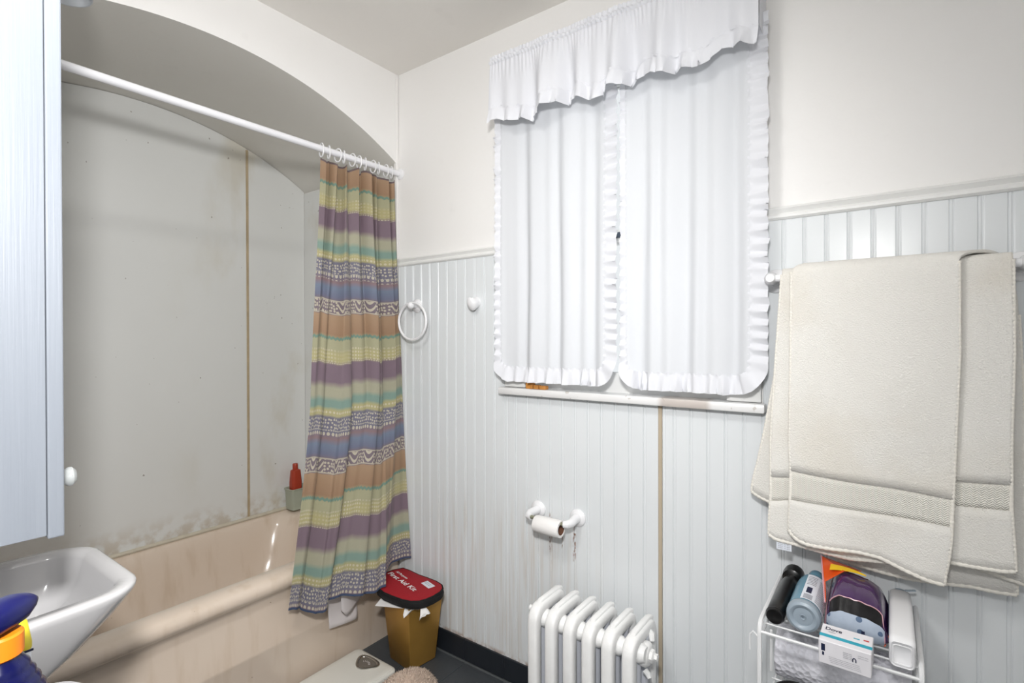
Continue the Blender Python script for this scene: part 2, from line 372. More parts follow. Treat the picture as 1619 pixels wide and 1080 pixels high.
def text(name, body, mat, parent, origin, xdir, nrm, height, width=None, depth=.0004):
    cu = bpy.data.curves.new(name, 'FONT'); cu.body = body; cu.size = 1; cu.extrude = 0; cu.offset = .018 if name == 'lettering' else 0
    tmp = bpy.data.objects.new(name, cu); COL.objects.link(tmp)
    dg = bpy.context.evaluated_depsgraph_get(); me = bpy.data.meshes.new_from_object(tmp.evaluated_get(dg))
    bpy.data.objects.remove(tmp)
    xs = [p.co.x for p in me.vertices]; ys = [p.co.y for p in me.vertices]
    x0, x1, y0 = min(xs), max(xs), 0
    X = Vector(xdir).normalized(); N = Vector(nrm).normalized(); N = (N-X*X.dot(N)).normalized(); Y = N.cross(X)
    sy = height/.7; sx = (width/(x1-x0)) if width else sy
    for p in me.vertices:
        c = Vector(origin)+X*(p.co.x-x0)*sx+Y*(p.co.y-y0)*sy+N*depth; p.co = c
    me.materials.append(mat); o = bpy.data.objects.new(name, me); COL.objects.link(o); setp(o, parent); return o
def lerp(a, b, t): return a+(b-a)*t
def pl(pts, x):                            # piecewise linear lookup
    if x <= pts[0][0]: return pts[0][1]
    for (a, b), (c, d) in zip(pts, pts[1:]):
        if x <= c: return b+(d-b)*(x-a)/(c-a)
    return pts[-1][1]
def vlerp(pts, x):
    n = len(pts[0])-1
    return [pl([(p[0], p[i+1]) for p in pts], x) for i in range(n)]

# ------------------------------------------------------------------ room shell
H = 2.45; RX = 2.5; AX = -.728; YB = -1.62; AY = -1.48
# floor with its tiles
fl = struct(MB().box(-.86, RX+.12, -2.2, .12, -.1, -.004).build('floor', M['grout'], smooth=0))
tile_me = None
for i in range(13):
    for j in range(9):
        x0 = .012 + .195*i; y0 = -.022-.195*(j+1)
        if tile_me is None:
            o = MB().box(.0015, .1935, .0015, .1935, -.008, 0, .0015, seg=1).build('tile', M['tile'], fl, smooth=0); tile_me = o.data
        else:
            o = bpy.data.objects.new('tile', tile_me); COL.objects.link(o); o.parent = fl
        o.location = (x0, y0, 0)
bb = struct(MB().box(.016, RX, -.006, 0, 0, .084).build('baseboard_far', M['grout'], smooth=0))
bme = None
for i in range(13):
    if bme is None:
        o = MB().box(.001, .195, -.014, -.005, .0005, .0855, .0015, seg=1).build('tile', M['base_tile'], bb, smooth=0); bme = o.data
    else:
        o = bpy.data.objects.new('tile', bme); COL.objects.link(o); o.parent = bb
    o.location = (-.0015+.196*i if i else 0.0005, 0, 0)
struct(MB().box(-.86, RX+.12, YB-.12, .12, H, H+.1).build('ceiling', M['ceiling'], smooth=0))
# window wall with its opening
WX0, WX1, WZ0, WZ1 = .69, 1.385, 1.10, 2.20
ww = struct(MB().box(-.86, WX0, 0, .12, -.1, H).box(WX1, RX+.12, 0, .12, -.1, H).box(WX0, WX1, 0, .12, -.1, WZ0).box(WX0, WX1, 0, .12, WZ1, H)
            .build('wall_window', M['plaster'], smooth=0))
# bead board: one plank per bead, each an object
def plank(x0, x1, z0, z1, name='plank'):
    w_ = x1-x0; d = .0016
    prof = [(0, -.0056), (.0012, -.008+d), (.0022, -.008+.0006), (.0042, -.008), (.0062, -.008+.0006), (.0072, -.008+d), (.0082, -.008+d), (.0095, -.008+.0004), (.012, -.008), (w_-.0008, -.008), (w_, -.0056)]
    key = (round(w_, 4), round(z0, 3), round(z1, 3))
    if key in plank.cache: o = bpy.data.objects.new(name, plank.cache[key]); COL.objects.link(o); o.parent = ww
    else:
        o = MB().grid([[(a, b, z0) for a, b in prof], [(a, b, z1) for a, b in prof]]).build(name, M['bead'], ww, smooth=0)
        plank.cache[key] = o.data
    o.location = (x0, 0, 0); return o
plank.cache = {}
xs = []
x = 1.183-.0495*24
while x < 1.18: xs.append((x, x+.0495)); x += .0495
xs[-1] = (xs[-1][0], 1.183)
xs.append((1.195, 1.2285)); x = 1.2285
while x < RX-.03: xs.append((x, x+.0493)); x += .0493
for a, b in xs:
    a = max(a, .004); mid = (a+b)/2
    if a < .59 and b > .60: plank(a, .597, .086, 1.603); plank(.597, b, .086, 1.075)
    elif a < 1.478 and b > 1.478: plank(1.4785, b, .086, 1.603); plank(a, 1.4785, .086, 1.075)
    elif .59 < mid < 1.478: plank(a, b, .086, 1.075)
    else: plank(a, b, .086, 1.603)
MB().box(1.1835, 1.1945, -.0095, -.001, .086, 1.075, .001).build('batten', M['batten'], ww, smooth=0)
# chair rail in two lengths
prof = [(0, 1.600), (-.012, 1.601), (-.017, 1.606), (-.017, 1.612), (-.012, 1.618), (-.016, 1.624), (-.019, 1.629), (-.016, 1.634), (-.006, 1.637), (0, 1.637)]
def rail(n, a, b): return struct(MB().loft([[(a, p, q) for p, q in prof], [(b, p, q) for p, q in prof]]).build('trim_%d' % n, M['trim'], smooth=30))
rail(1, 0.0, .598); rail(2, 1.478, RX)
# arch wall: solid above the opening, its soffit a barrel
R = 1.392; yc = -.74; zc = 2.263-R
az = lambda y: zc+math.sqrt(R*R-(y-yc)**2)
ya = [AY*i/48 for i in range(49)]
wa = struct(MB().loft([[(0, y, az(y)) for y in ya], [(0, y, H) for y in ya]], False, False, closed=False)
            .add([(0, AY, 0), (0, YB, 0), (0, YB, H), (0, AY, H)], [(0, 1, 2, 3)]).build('wall_arch', M['plaster'], smooth=0))
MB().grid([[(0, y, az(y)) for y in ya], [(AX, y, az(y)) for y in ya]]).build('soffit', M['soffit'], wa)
MB().box(-.015, .003, -.016, -.001, .46, H-.001, .003).build('corner_strip', M['soap_trim'], wa)
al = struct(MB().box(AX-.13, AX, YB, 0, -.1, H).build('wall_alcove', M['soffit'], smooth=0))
def backpanel(a, b):
    n = 24; ys = [a+(b-a)*i/n for i in range(n+1)]; m = MB()
    m.loft([[(AX+.0005, y, .425) for y in ys]+[(AX+.0005, y, az(y)-.002) for y in ys[::-1]],
            [(AX+.007, y, .425) for y in ys]+[(AX+.007, y, az(y)-.002) for y in ys[::-1]]])
    return m.build('panel', M['panel'], al, smooth=20)
backpanel(AY, -.3125); backpanel(-.3015, -.009)
MB().box(AX+.001, AX+.011, -.3125, -.3015, .425, 2.186, .001).build('seam_strip', M['seam'], al, smooth=0)
MB().box(AX, -.016, -.0075, -.0005, .425, 2.043, .001).build('panel', M['panel'], al, smooth=0)
MB().tube([(AX+.013, AY, .427), (AX+.013, -.012, .427)], .0085, 8).build('caulk_bead', M['caulk'], al)
struct(MB().box(AX, -.0005, YB, AY, -.1, H).build('wall_pier', M['plaster'], smooth=0))
struct(MB().box(-.86, 1.40, YB-.12, YB, -.1, H).box(2.12, RX+.12, YB-.12, YB, -.1, H).box(1.40, 2.12, YB-.12, YB, 2.1, H).build('wall_back', M['plaster'], smooth=0))
struct(MB().box(-1.5, 4.5, -3.3, -3.2, -.1, 2.45).build('wall_light_block', M['plaster'], smooth=0))  # unseen wall added to cut the daylight through the doorway
struct(MB().box(RX, RX+.12, YB, 0, -.1, H).build('wall_right', M['plaster'], smooth=0))

cl = empty('fill_fixture', (1.05, -1.42, H), 'added round flush ceiling fitting around the unseen fill light', 'lamp')  # made-up fixture added around the fill light
MB().lathe([(.10, -.001), (.10, -.02), (.17, -.03), (.175, -.045), (.16, -.05)], 32, TR((1.05, -1.42, H))).build('added_canopy', M['white_metal'], cl)
MB().lathe([(.165, -.05), (.166, -.06), (.155, -.075), (.120, -.088), (.001, -.092)], 32, TR((1.05, -1.42, H))).build('bowl', M['frost_glass'], cl)

# ------------------------------------------------------------------ window
win = struct(MB().box(.60, .69, -.02, 0, 1.105, 2.29, .003).box(1.385, 1.4755, -.02, 0, 1.105, 2.29, .003).box(.603, 1.472, -.022, 0, 2.20, 2.27, .003).build('window_1', M['trim'], smooth=0))
MB().box(.69, .71, 0, .10, 1.10, 2.20).box(1.365, 1.385, 0, .10, 1.10, 2.20).box(.69, 1.385, 0, .10, 2.18, 2.2).build('jamb', M['trim'], win, smooth=0)
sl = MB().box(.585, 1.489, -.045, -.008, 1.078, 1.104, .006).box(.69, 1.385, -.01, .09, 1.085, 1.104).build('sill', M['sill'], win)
up_ = MB().box(.71, .75, .05, .08, 1.60, 2.18).box(1.325, 1.365, .05, .08, 1.60, 2.18).box(.75, 1.325, .05, .08, 2.13, 2.18).box(.75, 1.325, .05, .08, 1.60, 1.64).build('upper_sash', M['trim'], win, smooth=0)
lo_ = MB().box(.71, .75, .02, .05, 1.104, 1.64).box(1.325, 1.365, .02, .05, 1.104, 1.64).box(.75, 1.325, .02, .05, 1.104, 1.17).box(.75, 1.325, .02, .05, 1.60, 1.64).build('lower_sash', M['trim'], win, smooth=0)
MB().box(.75, 1.325, .063, .067, 1.64, 2.13).build('pane', M['glass'], up_, smooth=0)
MB().box(.75, 1.325, .033, .037, 1.17, 1.60).build('pane', M['glass'], lo_, smooth=0)
MB().box(1.02, 1.12, .005, .02, 1.612, 1.63, .003).build('latch', M['dark_metal'], lo_, smooth=0)
# small offcuts of raw wood on the sill
for i, (a, b, h, y0) in enumerate(((.708, .737, .026, -.040), (.742, .762, .014, -.041), (.766, .792, .013, -.041))):
    tag(MB().box(a, b, y0, y0+.022, 1.1042, 1.1042+h, .002).build('wood_block', M['wood'], smooth=0),
        ('largest raw orange wood block on the window sill', 'middle small raw wood block on the window sill', 'raw wood block on the sill farthest from the shower')[i], 'wood block', 'wood blocks on the sill')

# ------------------------------------------------------------------ tub
tub = empty('bathtub', (-.36, -.745, 0), 'almond enamel bathtub set in the arched alcove', 'bathtub')
Y0, Y1 = AY+.002, -.0095
pf = [(.004, .0), (.003, .185), (.006, .195), (.006, .205), (.002, .22), (-.004, .34), (-.006, .362), (-.002, .378), (.012, .388), (.024, .398), (.030, .412), (.029, .428), (.020, .441), (.004, .449), (-.02, .4515), (-.05, .448)]
rings = [rr(AX+.010, px, Y0, Y1, .004, pz) for px, pz in pf]
inn = [(-.072, -.703, -1.42, -.120, .06, .438), (-.083, -.697, -1.41, -.130, .08, .424), (-.095, -.690, -1.395, -.145, .11, .39), (-.115, -.672, -1.36, -.17, .13, .25), (-.135, -.650, -1.32, -.20, .15, .13), (-.17, -.61, -1.28, -.25, .15, .085), (-.26, -.52, -1.1, -.35, .12, .078)]
# keep far rim level low where the surround meets it
rings += [rr(b, a, c, d, r, z) for a, b, c, d, r, z in inn]
rings = [[(a, b, c_-(.026*min(1, max(0, (-.12-a)/.5)) if c_ > .38 else 0)) for a, b, c_ in r_] for r_ in rings]
MB().loft(rings).build('tub_shell', M['tub'], tub, 50)
MB().lathe([(.028, 0), (.028, .004), (.012, .005), (.012, .002)], 20, TR((-.38, -.33, .0785))).build('drain', M['chrome'], tub)

# ------------------------------------------------------------------ shower rod, rings, curtain
rod = empty('shower_rod', (0, AY, 2.003), 'white shower curtain rod spanning the arched alcove', 'rod')
MB().tube([(.012, AY+.006, 1.999), (.012, -.0125, 2.011)], .0125, 16).build('rod_tube', M['rod'], rod)
MB().lathe([(.024, 0), (.024, .006), (.016, .012)], 20, axis((.012, -.0005, 2.011), (.012, -.1, 2.011))).build('end_flange', M['white_plastic'], rod)
MB().lathe([(.024, 0), (.024, .006), (.016, .012)], 20, axis((.012, AY, 1.999), (.012, 0, 1.999))).build('end_flange', M['white_plastic'], rod)

NU, NV = 240, 90
top = [(0, .006, -.400), (.5, .008, -.22), (1, .012, -.040)]
mid = [(0, .036, -.470), (.5, .07, -.24), (1, .045, -.022)]
bot = [(0, .045, -.565), (.25, .085, -.485), (.5, .11, -.385), (.77, .168, -.218), (.81, .075, -.180), (.9, .055, -.10), (1, .095, -.020)]
rows = []; uvs = []
def cpoint(uu, s):                # s 0 top .. 1 bottom
    tx, ty = vlerp(top, uu); mx_, my = vlerp(mid, uu); bx, by = vlerp(bot, uu)
    if s < .55: k_ = s/.55; k_ = k_*k_*(3-2*k_)*.6+k_*.4; X_, Y_ = lerp(tx, mx_, k_), lerp(ty, my, k_)
    else: k_ = (s-.55)/.45; k_ = k_**1.25; X_, Y_ = lerp(mx_, bx, k_), lerp(my, by, k_)
    win_ = min(1, 8*uu+.25)*min(1, 8*(1-uu)+.25)
    a1 = .027*max(0, 1-s*1.6); a2 = .017*min(1, s*2.4+.15)
    off = a1*math.sin(2*PI*7.5*uu+.6*math.sin(9*uu))+a2*(math.sin(2*PI*3.6*uu+.8+.5*s)+.45*math.sin(2*PI*8.3*uu+2*s+1))
    off += .006*noise.noise((uu*14, s*3, 0))
    X_ += off*win_+.006; Y_ += .35*off*math.cos(2*PI*5*uu)*win_
    sag = .012*(.5-.5*math.cos(2*PI*9*uu))*max(0, 1-s*9)
    Z_ = lerp(1.972-.004*math.sin(2*PI*9*uu), .312+.014*math.sin(2*PI*2.2*uu+1.0)+.02*max(0, .3-uu)+(.016 if uu > .8 else .016*max(0, (uu-.7)/.1)), s)-sag
    return (max(X_, .004 if s < .85 else .04), min(Y_, -.0185), Z_)
mb = MB()
for j in range(NV+1):
    mb_r = []
    for i in range(NU+1):
        p = cpoint(i/NU, j/NV); mb_r.append(p); uvs.append((i/NU*1.15, j/NV*1.722))
    rows.append(mb_r)
mb.grid(rows); mb.u = dict(enumerate(uvs))
cur = tag(mb.build('shower_curtain', M['curtain'], smooth=180), 'banded brown, purple, teal and blue shower curtain gathered at the rod end', 'curtain')
# hooks, one on each gather
hook_me = None
for i in range(11):
    yy = -.392+.0345*i; zz_ = 2.0-.0009*(0)+.012*(yy-AY)/1.47
    pts = [(.012+.019*math.cos(a), 0, .019*math.sin(a)*1.35-.006) for a in [2*PI*k/20 for k in range(20)]]
    if hook_me is None:
        o = MB().tube(pts, .0026, 6, closed=True).build('curtain_ring', M['white_plastic']); hook_me = o.data
    else:
        o = bpy.data.objects.new('curtain_ring', hook_me); COL.objects.link(o)
    o.location = (0, yy, zz_); o.rotation_euler = (0, 0, random.uniform(-.5, .5))
    tag(o, 'white plastic hook ring holding the banded shower curtain on its rod', 'curtain ring', 'curtain rings along the rod')
# white vinyl liner hanging out over the tub below the curtain
mb = MB()
ln = tag(mb.grid([[(.036+.012*math.sin(6*k+2*q), lerp(-.385, -.268, q)+.004*math.sin(9*k), lerp(.44, .176-.006*q, k)) for q in [i/10 for i in range(11)]] for k in [j/16 for j in range(17)]])
      .build('shower_liner', M['liner'], smooth=180, mods=(('SOLIDIFY', dict(thickness=.0015)),)), 'white vinyl liner end hanging against the tub below the shower curtain', 'liner')
MB().grid([[(.064+.012*math.sin(5*q+1), lerp(-.36, -.19, q), lerp(.40, .222+.055*max(0, (q-.25)/.75)+.03*max(0, .12-q)/.12, k)) for q in [i/14 for i in range(15)]] for k in [j/12 for j in range(13)]]).build('fold', M['liner'], ln, smooth=180, mods=(('SOLIDIFY', dict(thickness=.0015)),))

# bottle and box on the tub corner behind the curtain
cb = empty('soap_caddy', (-.67, -.08, .4285), 'pale translucent caddy box on the tub corner behind the shower curtain', 'caddy')
MB().loft([rr(-.705, -.635, -.130, -.035, .012, .4285), rr(-.708, -.632, -.135, -.03, .012, .53), rr(-.704, -.636, -.131, -.034, .012, .53), rr(-.701, -.64, -.127, -.038, .012, .436)]).build('body', M['pale_box'], cb)
MB().tube(rr(-.709, -.631, -.136, -.029, .012, .531), .0035, 6, closed=True).build('rim', M['pale_box'], cb)
rb = empty('shampoo_bottle', (-.672, -.095, .4465), 'red bottle standing in the caddy on the tub corner', 'bottle')
MB().loft([rr(-.690, -.650, -.120, -.070, .012, .437), rr(-.692, -.648, -.122, -.068, .014, .56), rr(-.688, -.652, -.118, -.072, .014, .62), rr(-.680, -.660, -.105, -.085, .009, .628)]).build('body', M['red_cap'], rb)
MB().lathe([(.013, 0), (.013, .022), (.011, .026)], 16, TR((-.672, -.095, .628))).build('cap', M['red_cap'], rb)

# ------------------------------------------------------------------ window curtains
def ruffle(m, base, outd, nrm, width, freq, amp, seed=0, head=.006, rowsn=6):
    """gathered strip: base polyline, grows along outd, waves along nrm"""
    pts = [Vector(p) for p in base]; L = [0]
    for a, b in zip(pts, pts[1:]): L.append(L[-1]+(b-a).length)
    n = max(12, int(L[-1]*freq*9)); out = [[] for _ in range(rowsn+2)]
    outd = [Vector(q) for q in outd] if isinstance(outd[0], (tuple, Vector)) else None or outd
    for i in range(n+1):
        s_ = L[-1]*i/n; k_ = max(q for q in range(len(L)) if L[q] <= s_+1e-9); k_ = min(k_, len(pts)-2)
        f_ = (s_-L[k_])/max(1e-9, L[k_+1]-L[k_]); p = pts[k_].lerp(pts[k_+1], f_)
        d = outd[k_].lerp(outd[k_+1], f_).normalized() if isinstance(outd, list) else Vector(outd)
        tg = (pts[k_+1]-pts[k_]).normalized()
        ph = s_*freq*2*PI+2.6*noise.noise((s_*9, seed, 0)); A = amp*(.55+1.1*noise.noise((s_*17, seed, 5)))
        wv_ = math.sin(ph); w2 = math.cos(ph)
        wl = (width if not isinstance(width, list) else lerp(width[k_], width[k_+1], f_))*(1+.12*noise.noise((s_*30, seed, 9)))
        out[0].append(p-d*head+Vector(nrm)*(amp*.35*math.sin(ph*1.7)))
        for r_ in range(rowsn+1):
            g = r_/rowsn; a_ = A*(.18+.82*g**.8)
            out[r_+1].append(p+d*wl*g+Vector(nrm)*(a_*wv_)+tg*(a_*.5*math.sin(2*ph)*g))
    return m.grid(out)
def cloth(u0, u1, zt, zb, f, nu=140, nv=40, xf=None):
    rows_ = []
    for j in range(nv+1):
        s_ = j/nv; r_ = []
        for i in range(nu+1):
            q = i/nu; x_ = lerp(u0, u1, q); x_ = xf(x_, s_, q) if xf else x_
            r_.append((x_, f(q, s_), lerp(zt(q) if callable(zt) else zt, zb(q) if callable(zb) else zb, s_)))
        rows_.append(r_)
    return rows_
# rod
wr = empty('curtain_rod', (1.05, -.075, 2.262), 'thin white curtain rod across the top of the window', 'rod')
MB().tube([(.60, -.0225, 2.262), (.60, -.058, 2.262), (.605, -.066, 2.262), (1.485, -.066, 2.262), (1.49, -.058, 2.262), (1.49, -.0225, 2.262)], .004, 8).build('rod_tube', M['white_plastic'], wr)
def make_panel(name, label, u0, u1, y0, zb, folds, seed, left_w, right_w, lf, rf):
    r = empty(name, ((u0+u1)/2, y0, zb), label, 'curtain', 'sheer window panels')
    def f(q, s_):
        a = .004+.006*min(1, s_*1.5)
        w_ = sum(c*math.sin(2*PI*fr*q+ph+.5*s_*math.sin(ph)) for c, fr, ph in folds)
        return y0-a*w_+.004*noise.noise((q*5+seed, s_*2, 0))
    def xf(x_, s_, q): return x_+.006*noise.noise((q*4, s_*2, seed))*min(1, q*10)*min(1, (1-q)*10)
    g = cloth(u0, u1, 2.255, zb, f, xf=xf)
    MB().grid(g).build('panel_cloth', M['voile'], r, smooth=180)
    L_ = [row[0] for row in g]; R_ = [row[-1] for row in g]; B_ = g[-1]
    rc = .035; base = []; od = []; wd = []
    def put(p, d, w_): base.append(Vector(p)); od.append(Vector(d).normalized()); wd.append(w_)
    for p in L_[4:]:
        if p[2] > zb+rc: put(p, lf, left_w)
    x0_, x1_ = B_[0][0], B_[-1][0]
    for k_ in range(1, 6):
        a = PI+PI/2*k_/6; put((x0_+rc+rc*math.cos(a), B_[0][1]-.003, zb+rc+rc*math.sin(a)), (math.cos(a), -.25, math.sin(a)), lerp(left_w, .050, k_/6))
    for p in B_:
        if x0_+rc < p[0] < x1_-rc: put((p[0], p[1]-.001, p[2]), (0, -.12, -1), .050)
    for k_ in range(1, 6):
        a = 1.5*PI+PI/2*k_/6; put((x1_-rc+rc*math.cos(a), B_[-1][1]-.003, zb+rc+rc*math.sin(a)), (math.cos(a), -.25, math.sin(a)), lerp(.050, right_w, k_/6))
    for p in R_[:3:-1]:
        if p[2] > zb+rc: put(p, rf, right_w)
    ruffle(m := MB(), base, od, (0, 1, 0), wd, 28, .012, seed+1); m.build('ruffle', M['voile_thick'], r, smooth=180, weld=False)
    return r
make_panel('sheer_curtain', 'white sheer curtain panel with ruffled edges on the shower side of the window',   .612, 1.030, -.052, 1.178,
           [(.7, 3.2, .3), (.5, 6.1, 1.2), (.15, 9.5, 2.2)], 1, .022, .046, (-.9, -.4, -.1), (.97, -.22, -.05))
make_panel('sheer_curtain', 'white sheer curtain panel with ruffled edges on the towel side of the window', 1.098, 1.455, -.054, 1.176,
           [(.7, 2.6, 2.3), (.5, 5.3, .4), (.15, 8.2, 1.5)], 4, .016, .048, (-.95, -.3, -.05), (.97, -.22, -.1))
# valance
va = empty('valance', (1.05, -.085, 2.08), 'white gathered valance with ruffled hem across the window top', 'valance')
def vf(q, s_):
    a = .003+.028*s_**.7
    pl_ = sum(c*math.sin(2*PI*fr*q+ph) for c, fr, ph in ((.55, 4.3, .5), (.5, 7.1, 2.0), (.3, 12.7, 1.0)))
    g_ = .0025*math.sin(2*PI*60*q+3*math.sin(q*31))*max(0, 1-s_*2.2)
    return -.116-a*pl_*(.35+.65*math.sin(PI*min(1, q*1.02)))-g_
vzb = lambda q: 2.082+.012*math.sin(2*PI*3.4*q+.6)+.006*math.sin(2*PI*8*q)
gv = cloth(.611, 1.488, 2.252, vzb, vf, nu=420, nv=24)
MB().grid(gv).build('valance_cloth', M['voile_thick'], va, smooth=180)
ruffle(m := MB(), gv[-1], (0, -.25, -1), (0, 1, 0), .048, 17, .021, 21, rowsn=7); m.build('bottom_ruffle', M['voile_thick'], va, smooth=180, weld=False)
hd = [(x_, y_, z_+.014) for x_, y_, z_ in gv[0]]
ruffle(m := MB(), hd, (0, -.05, 1), (0, 1, 0), .016, 60, .005, 31, head=.004, rowsn=3); m.build('heading_ruffle', M['voile_thick'], va, smooth=180, weld=False)
pk = []
for s_ in range(7):
    a = PI*s_/6
    pk.append([(x_, y_-.008*math.sin(a)+.0025*math.sin(i*1.05+2*math.sin(i*.11)), 2.252+.016*(s_/6)) for i, (x_, y_, z_) in enumerate(gv[0])])
MB().grid(pk).build('rod_pocket', M['voile_thick'], va, smooth=180)
MB().grid([[(.609, y_, z_) for y_ in (-.024, -.065, -.112)] for z_ in (2.268, 2.18, 2.085)]).build('return_edge', M['voile_thick'], va, smooth=180)
MB().grid([[(1.489, y_, z_) for y_ in (-.024, -.065, -.112)] for z_ in (2.268, 2.18, 2.085)]).build('return_edge', M['voile_thick'], va, smooth=180)

# ------------------------------------------------------------------ wall fittings
def rosette(loc, r=.028, d=.012): return MB().lathe([(r, 0), (r, .003), (r*.93, .006), (r*.62, d*.8), (r*.5, d)], 28, axis(loc, Vector(loc)+Vector((0, -1, 0))))
tr = empty('towel_ring', (.142, -.008, 1.43), 'white towel ring on the beadboard beside the shower curtain', 'towel ring')
rosette((.125, -.0085, 1.425), .030).build('rosette', M['white_plastic'], tr)
MB().tube([(.125, -.018, 1.425), (.128, -.035, 1.425), (.133, -.05, 1.424)], [.012, .010, .012], 14).build('post', M['white_plastic'], tr)
MB().lathe([(0, -.016), (.009, -.013), (.015, -.005), (.015, .005), (.009, .013), (0, .016)], 16, TR((.133, -.055, 1.424))).build('knob', M['white_plastic'], tr)
MB().tube([(.142+.082*math.sin(a), -.055, 1.357+.078*math.cos(a)) for a in [2*PI*k/48 for k in range(48)]], .0055, 10, closed=True).build('ring', M['white_plastic'], tr)
hk = empty('robe_hook', (.446, -.008, 1.42), 'small white robe hook on the beadboard left of the window', 'hook')
rosette((.455, -.0085, 1.425), .022, .010).build('rosette', M['white_plastic'], hk)
MB().loft([[(.455+r*math.cos(a), y_, z_+r*1.15*math.sin(a)) for a in [2*PI*k/16 for k in range(16)]] for r, y_, z_ in ((.020, -.014, 1.424), (.021, -.022, 1.420), (.022, -.032, 1.417), (.020, -.042, 1.420), (.013, -.05, 1.428), (.004, -.053, 1.432))]).build('hook', M['white_plastic'], hk)
tp = empty('paper_holder', (.82, -.008, .67), 'white two-post toilet paper holder on the beadboard above the radiator', 'paper holder')
for sx, x_ in ((1, .742), (-1, .902)):
    rosette((x_, -.0085, .672), .030).build('rosette', M['white_plastic'], tp)
    MB().tube([(x_, -.016, .672), (x_, -.04, .671), (x_-.003*sx, -.062, .669), (x_+.004*sx, -.076, .667), (x_+.016*sx, -.080, .666)], [.017, .015, .0145, .0135, .011], 16).build('post', M['white_plastic'], tp)
MB().tube([(.757, -.08, .666), (.887, -.08, .666)], .0065, 12).build('roller', M['spring'], tp)
rl = empty('toilet_roll', (.825, -.08, .648), 'nearly used up white toilet paper roll on its holder', 'toilet roll')
m = MB(); xa, xb, yc_, zc_ = .778, .878, -.08, .648
ring = lambda x_, r, e=0: [(x_, yc_+r*math.cos(a), zc_+r*math.sin(a)*(1+e)) for a in [2*PI*k/32 for k in range(32)]]
m.loft([ring(xa, .0195), ring(xa, .0275), ring(xa+.002, .0285), ring(lerp(xa, xb, .5), .0288), ring(xb-.002, .0285), ring(xb, .0275), ring(xb, .0195)], False, False).build('paper', M['paper'], rl)
m = MB(); m.loft([ring(xa+.0005, .0197), ring(xb-.0005, .0197)], False, False).build('core', M['card'], rl)

# ------------------------------------------------------------------ radiator
ra = empty('radiator', (1.02, -.16, 0), 'white cast iron column radiator below the window', 'radiator')
PR = [(.5*math.copysign(abs(math.cos(a))**.55, math.cos(a)), .5*math.copysign(abs(math.sin(a))**.55, math.sin(a))) for a in [2*PI*k/14 for k in range(14)]]
def section_parts(parent, x0, first):
    yf, yb, zt, zb = -.232, -.085, .440, .075
    loop = []
    for cy, cz, a0 in ((yb-.020, zt-.020, 0), (yf+.030, zt-.030, PI/2), (yf+.02, zb+.02, PI), (yb-.02, zb+.02, 1.5*PI)):
        rad = .030 if (a0 == PI/2) else .020
        for i in range(5): a = a0+i*PI/8; loop.append((x0, cy+rad*math.cos(a), cz+rad*math.sin(a)))
    if first is None:
        sec = MB().tube(loop, .036, closed=True, prof=PR, up=(1, 0, 0)).build('section', M['iron'], parent)
        cr = MB().tube([(x0, yf+.012, zt-.004), (x0, yf+.032, zt+.0155), (x0, yb-.012, zt+.0165), (x0, yb+.008, zt+.010)], .018, prof=PR, up=(1, 0, 0)).build('crest', M['iron'], sec)
        col = MB()
        for cy in (-.187, -.132): col.tube([(x0, cy, zb+.01), (x0, cy, zt-.055), (x0, cy, zt-.01)], [.015, .015, .018], 10)
        ci = col.build('inner_column', M['iron_shaded'], sec)
        hb = MB().lathe([(.020, -.032), (.027, -.018), (.027, .018), (.020, .032)], 16, TR((x0, -.19, zt-.035), (0, PI/2, 0))).build('hub', M['iron'], sec)
        lo = MB().lathe([(.020, -.032), (.027, -.018), (.027, .018), (.020, .032)], 16, TR((x0, -.16, zb+.03), (0, PI/2, 0))).build('hub', M['iron'], sec)
        return sec
base_x = .872
sec0 = section_parts(ra, base_x, None)
for i in range(1, 6):
    c = sec0.copy(); COL.objects.link(c); c.parent = ra; c.matrix_parent_inverse = sec0.matrix_parent_inverse.copy(); c.location.x += .0622*i
    for ch in sec0.children:
        d = ch.copy(); COL.objects.link(d); d.parent = c; d.matrix_parent_inverse = ch.matrix_parent_inverse.copy()
ex = base_x+.0622*5
def disc(r, l): return [(0.001, 0), (r*.95, 0), (r, .003), (r, l-.003), (r*.9, l)]
hubp = MB().lathe([(.034, 0), (.034, .012), (.028, .02), (.022, .022)], 22, axis((ex+.014, -.165, .392), (ex+1, -.165, .392))).build('end_hub', M['iron'], ra)
MB().lathe([(.018, 0), (.018, .010), (.010, .014), (.010, .022)], 6, axis((ex+.034, -.165, .392), (ex+1, -.165, .392))).build('plug', M['iron'], hubp)
MB().tube([(ex+.018, -.165, .345), (ex+.028, -.167, .338), (ex+.034, -.170, .33)], [.009, .008, .006], 8).build('bleed_screw', M['iron'], ra)
MB().tube([(ex+.010, -.12, .435), (ex+.02, -.12, .425), (ex+.024, -.125, .41)], [.010, .011, .008], 8).build('bleed_screw', M['iron'], ra)
MB().tube([(base_x-.014, -.19, .42), (base_x-.026, -.192, .422), (base_x-.042, -.196, .424)], [.010, .008, .009], 10).build('air_valve', M['iron'], ra)
for x_ in (base_x, ex):
    for y_ in (-.222, -.1): MB().lathe([(.018, 0), (.016, .01), (.012, .06)], 12, TR((x_, y_, 0))).build('foot', M['iron'], ra)

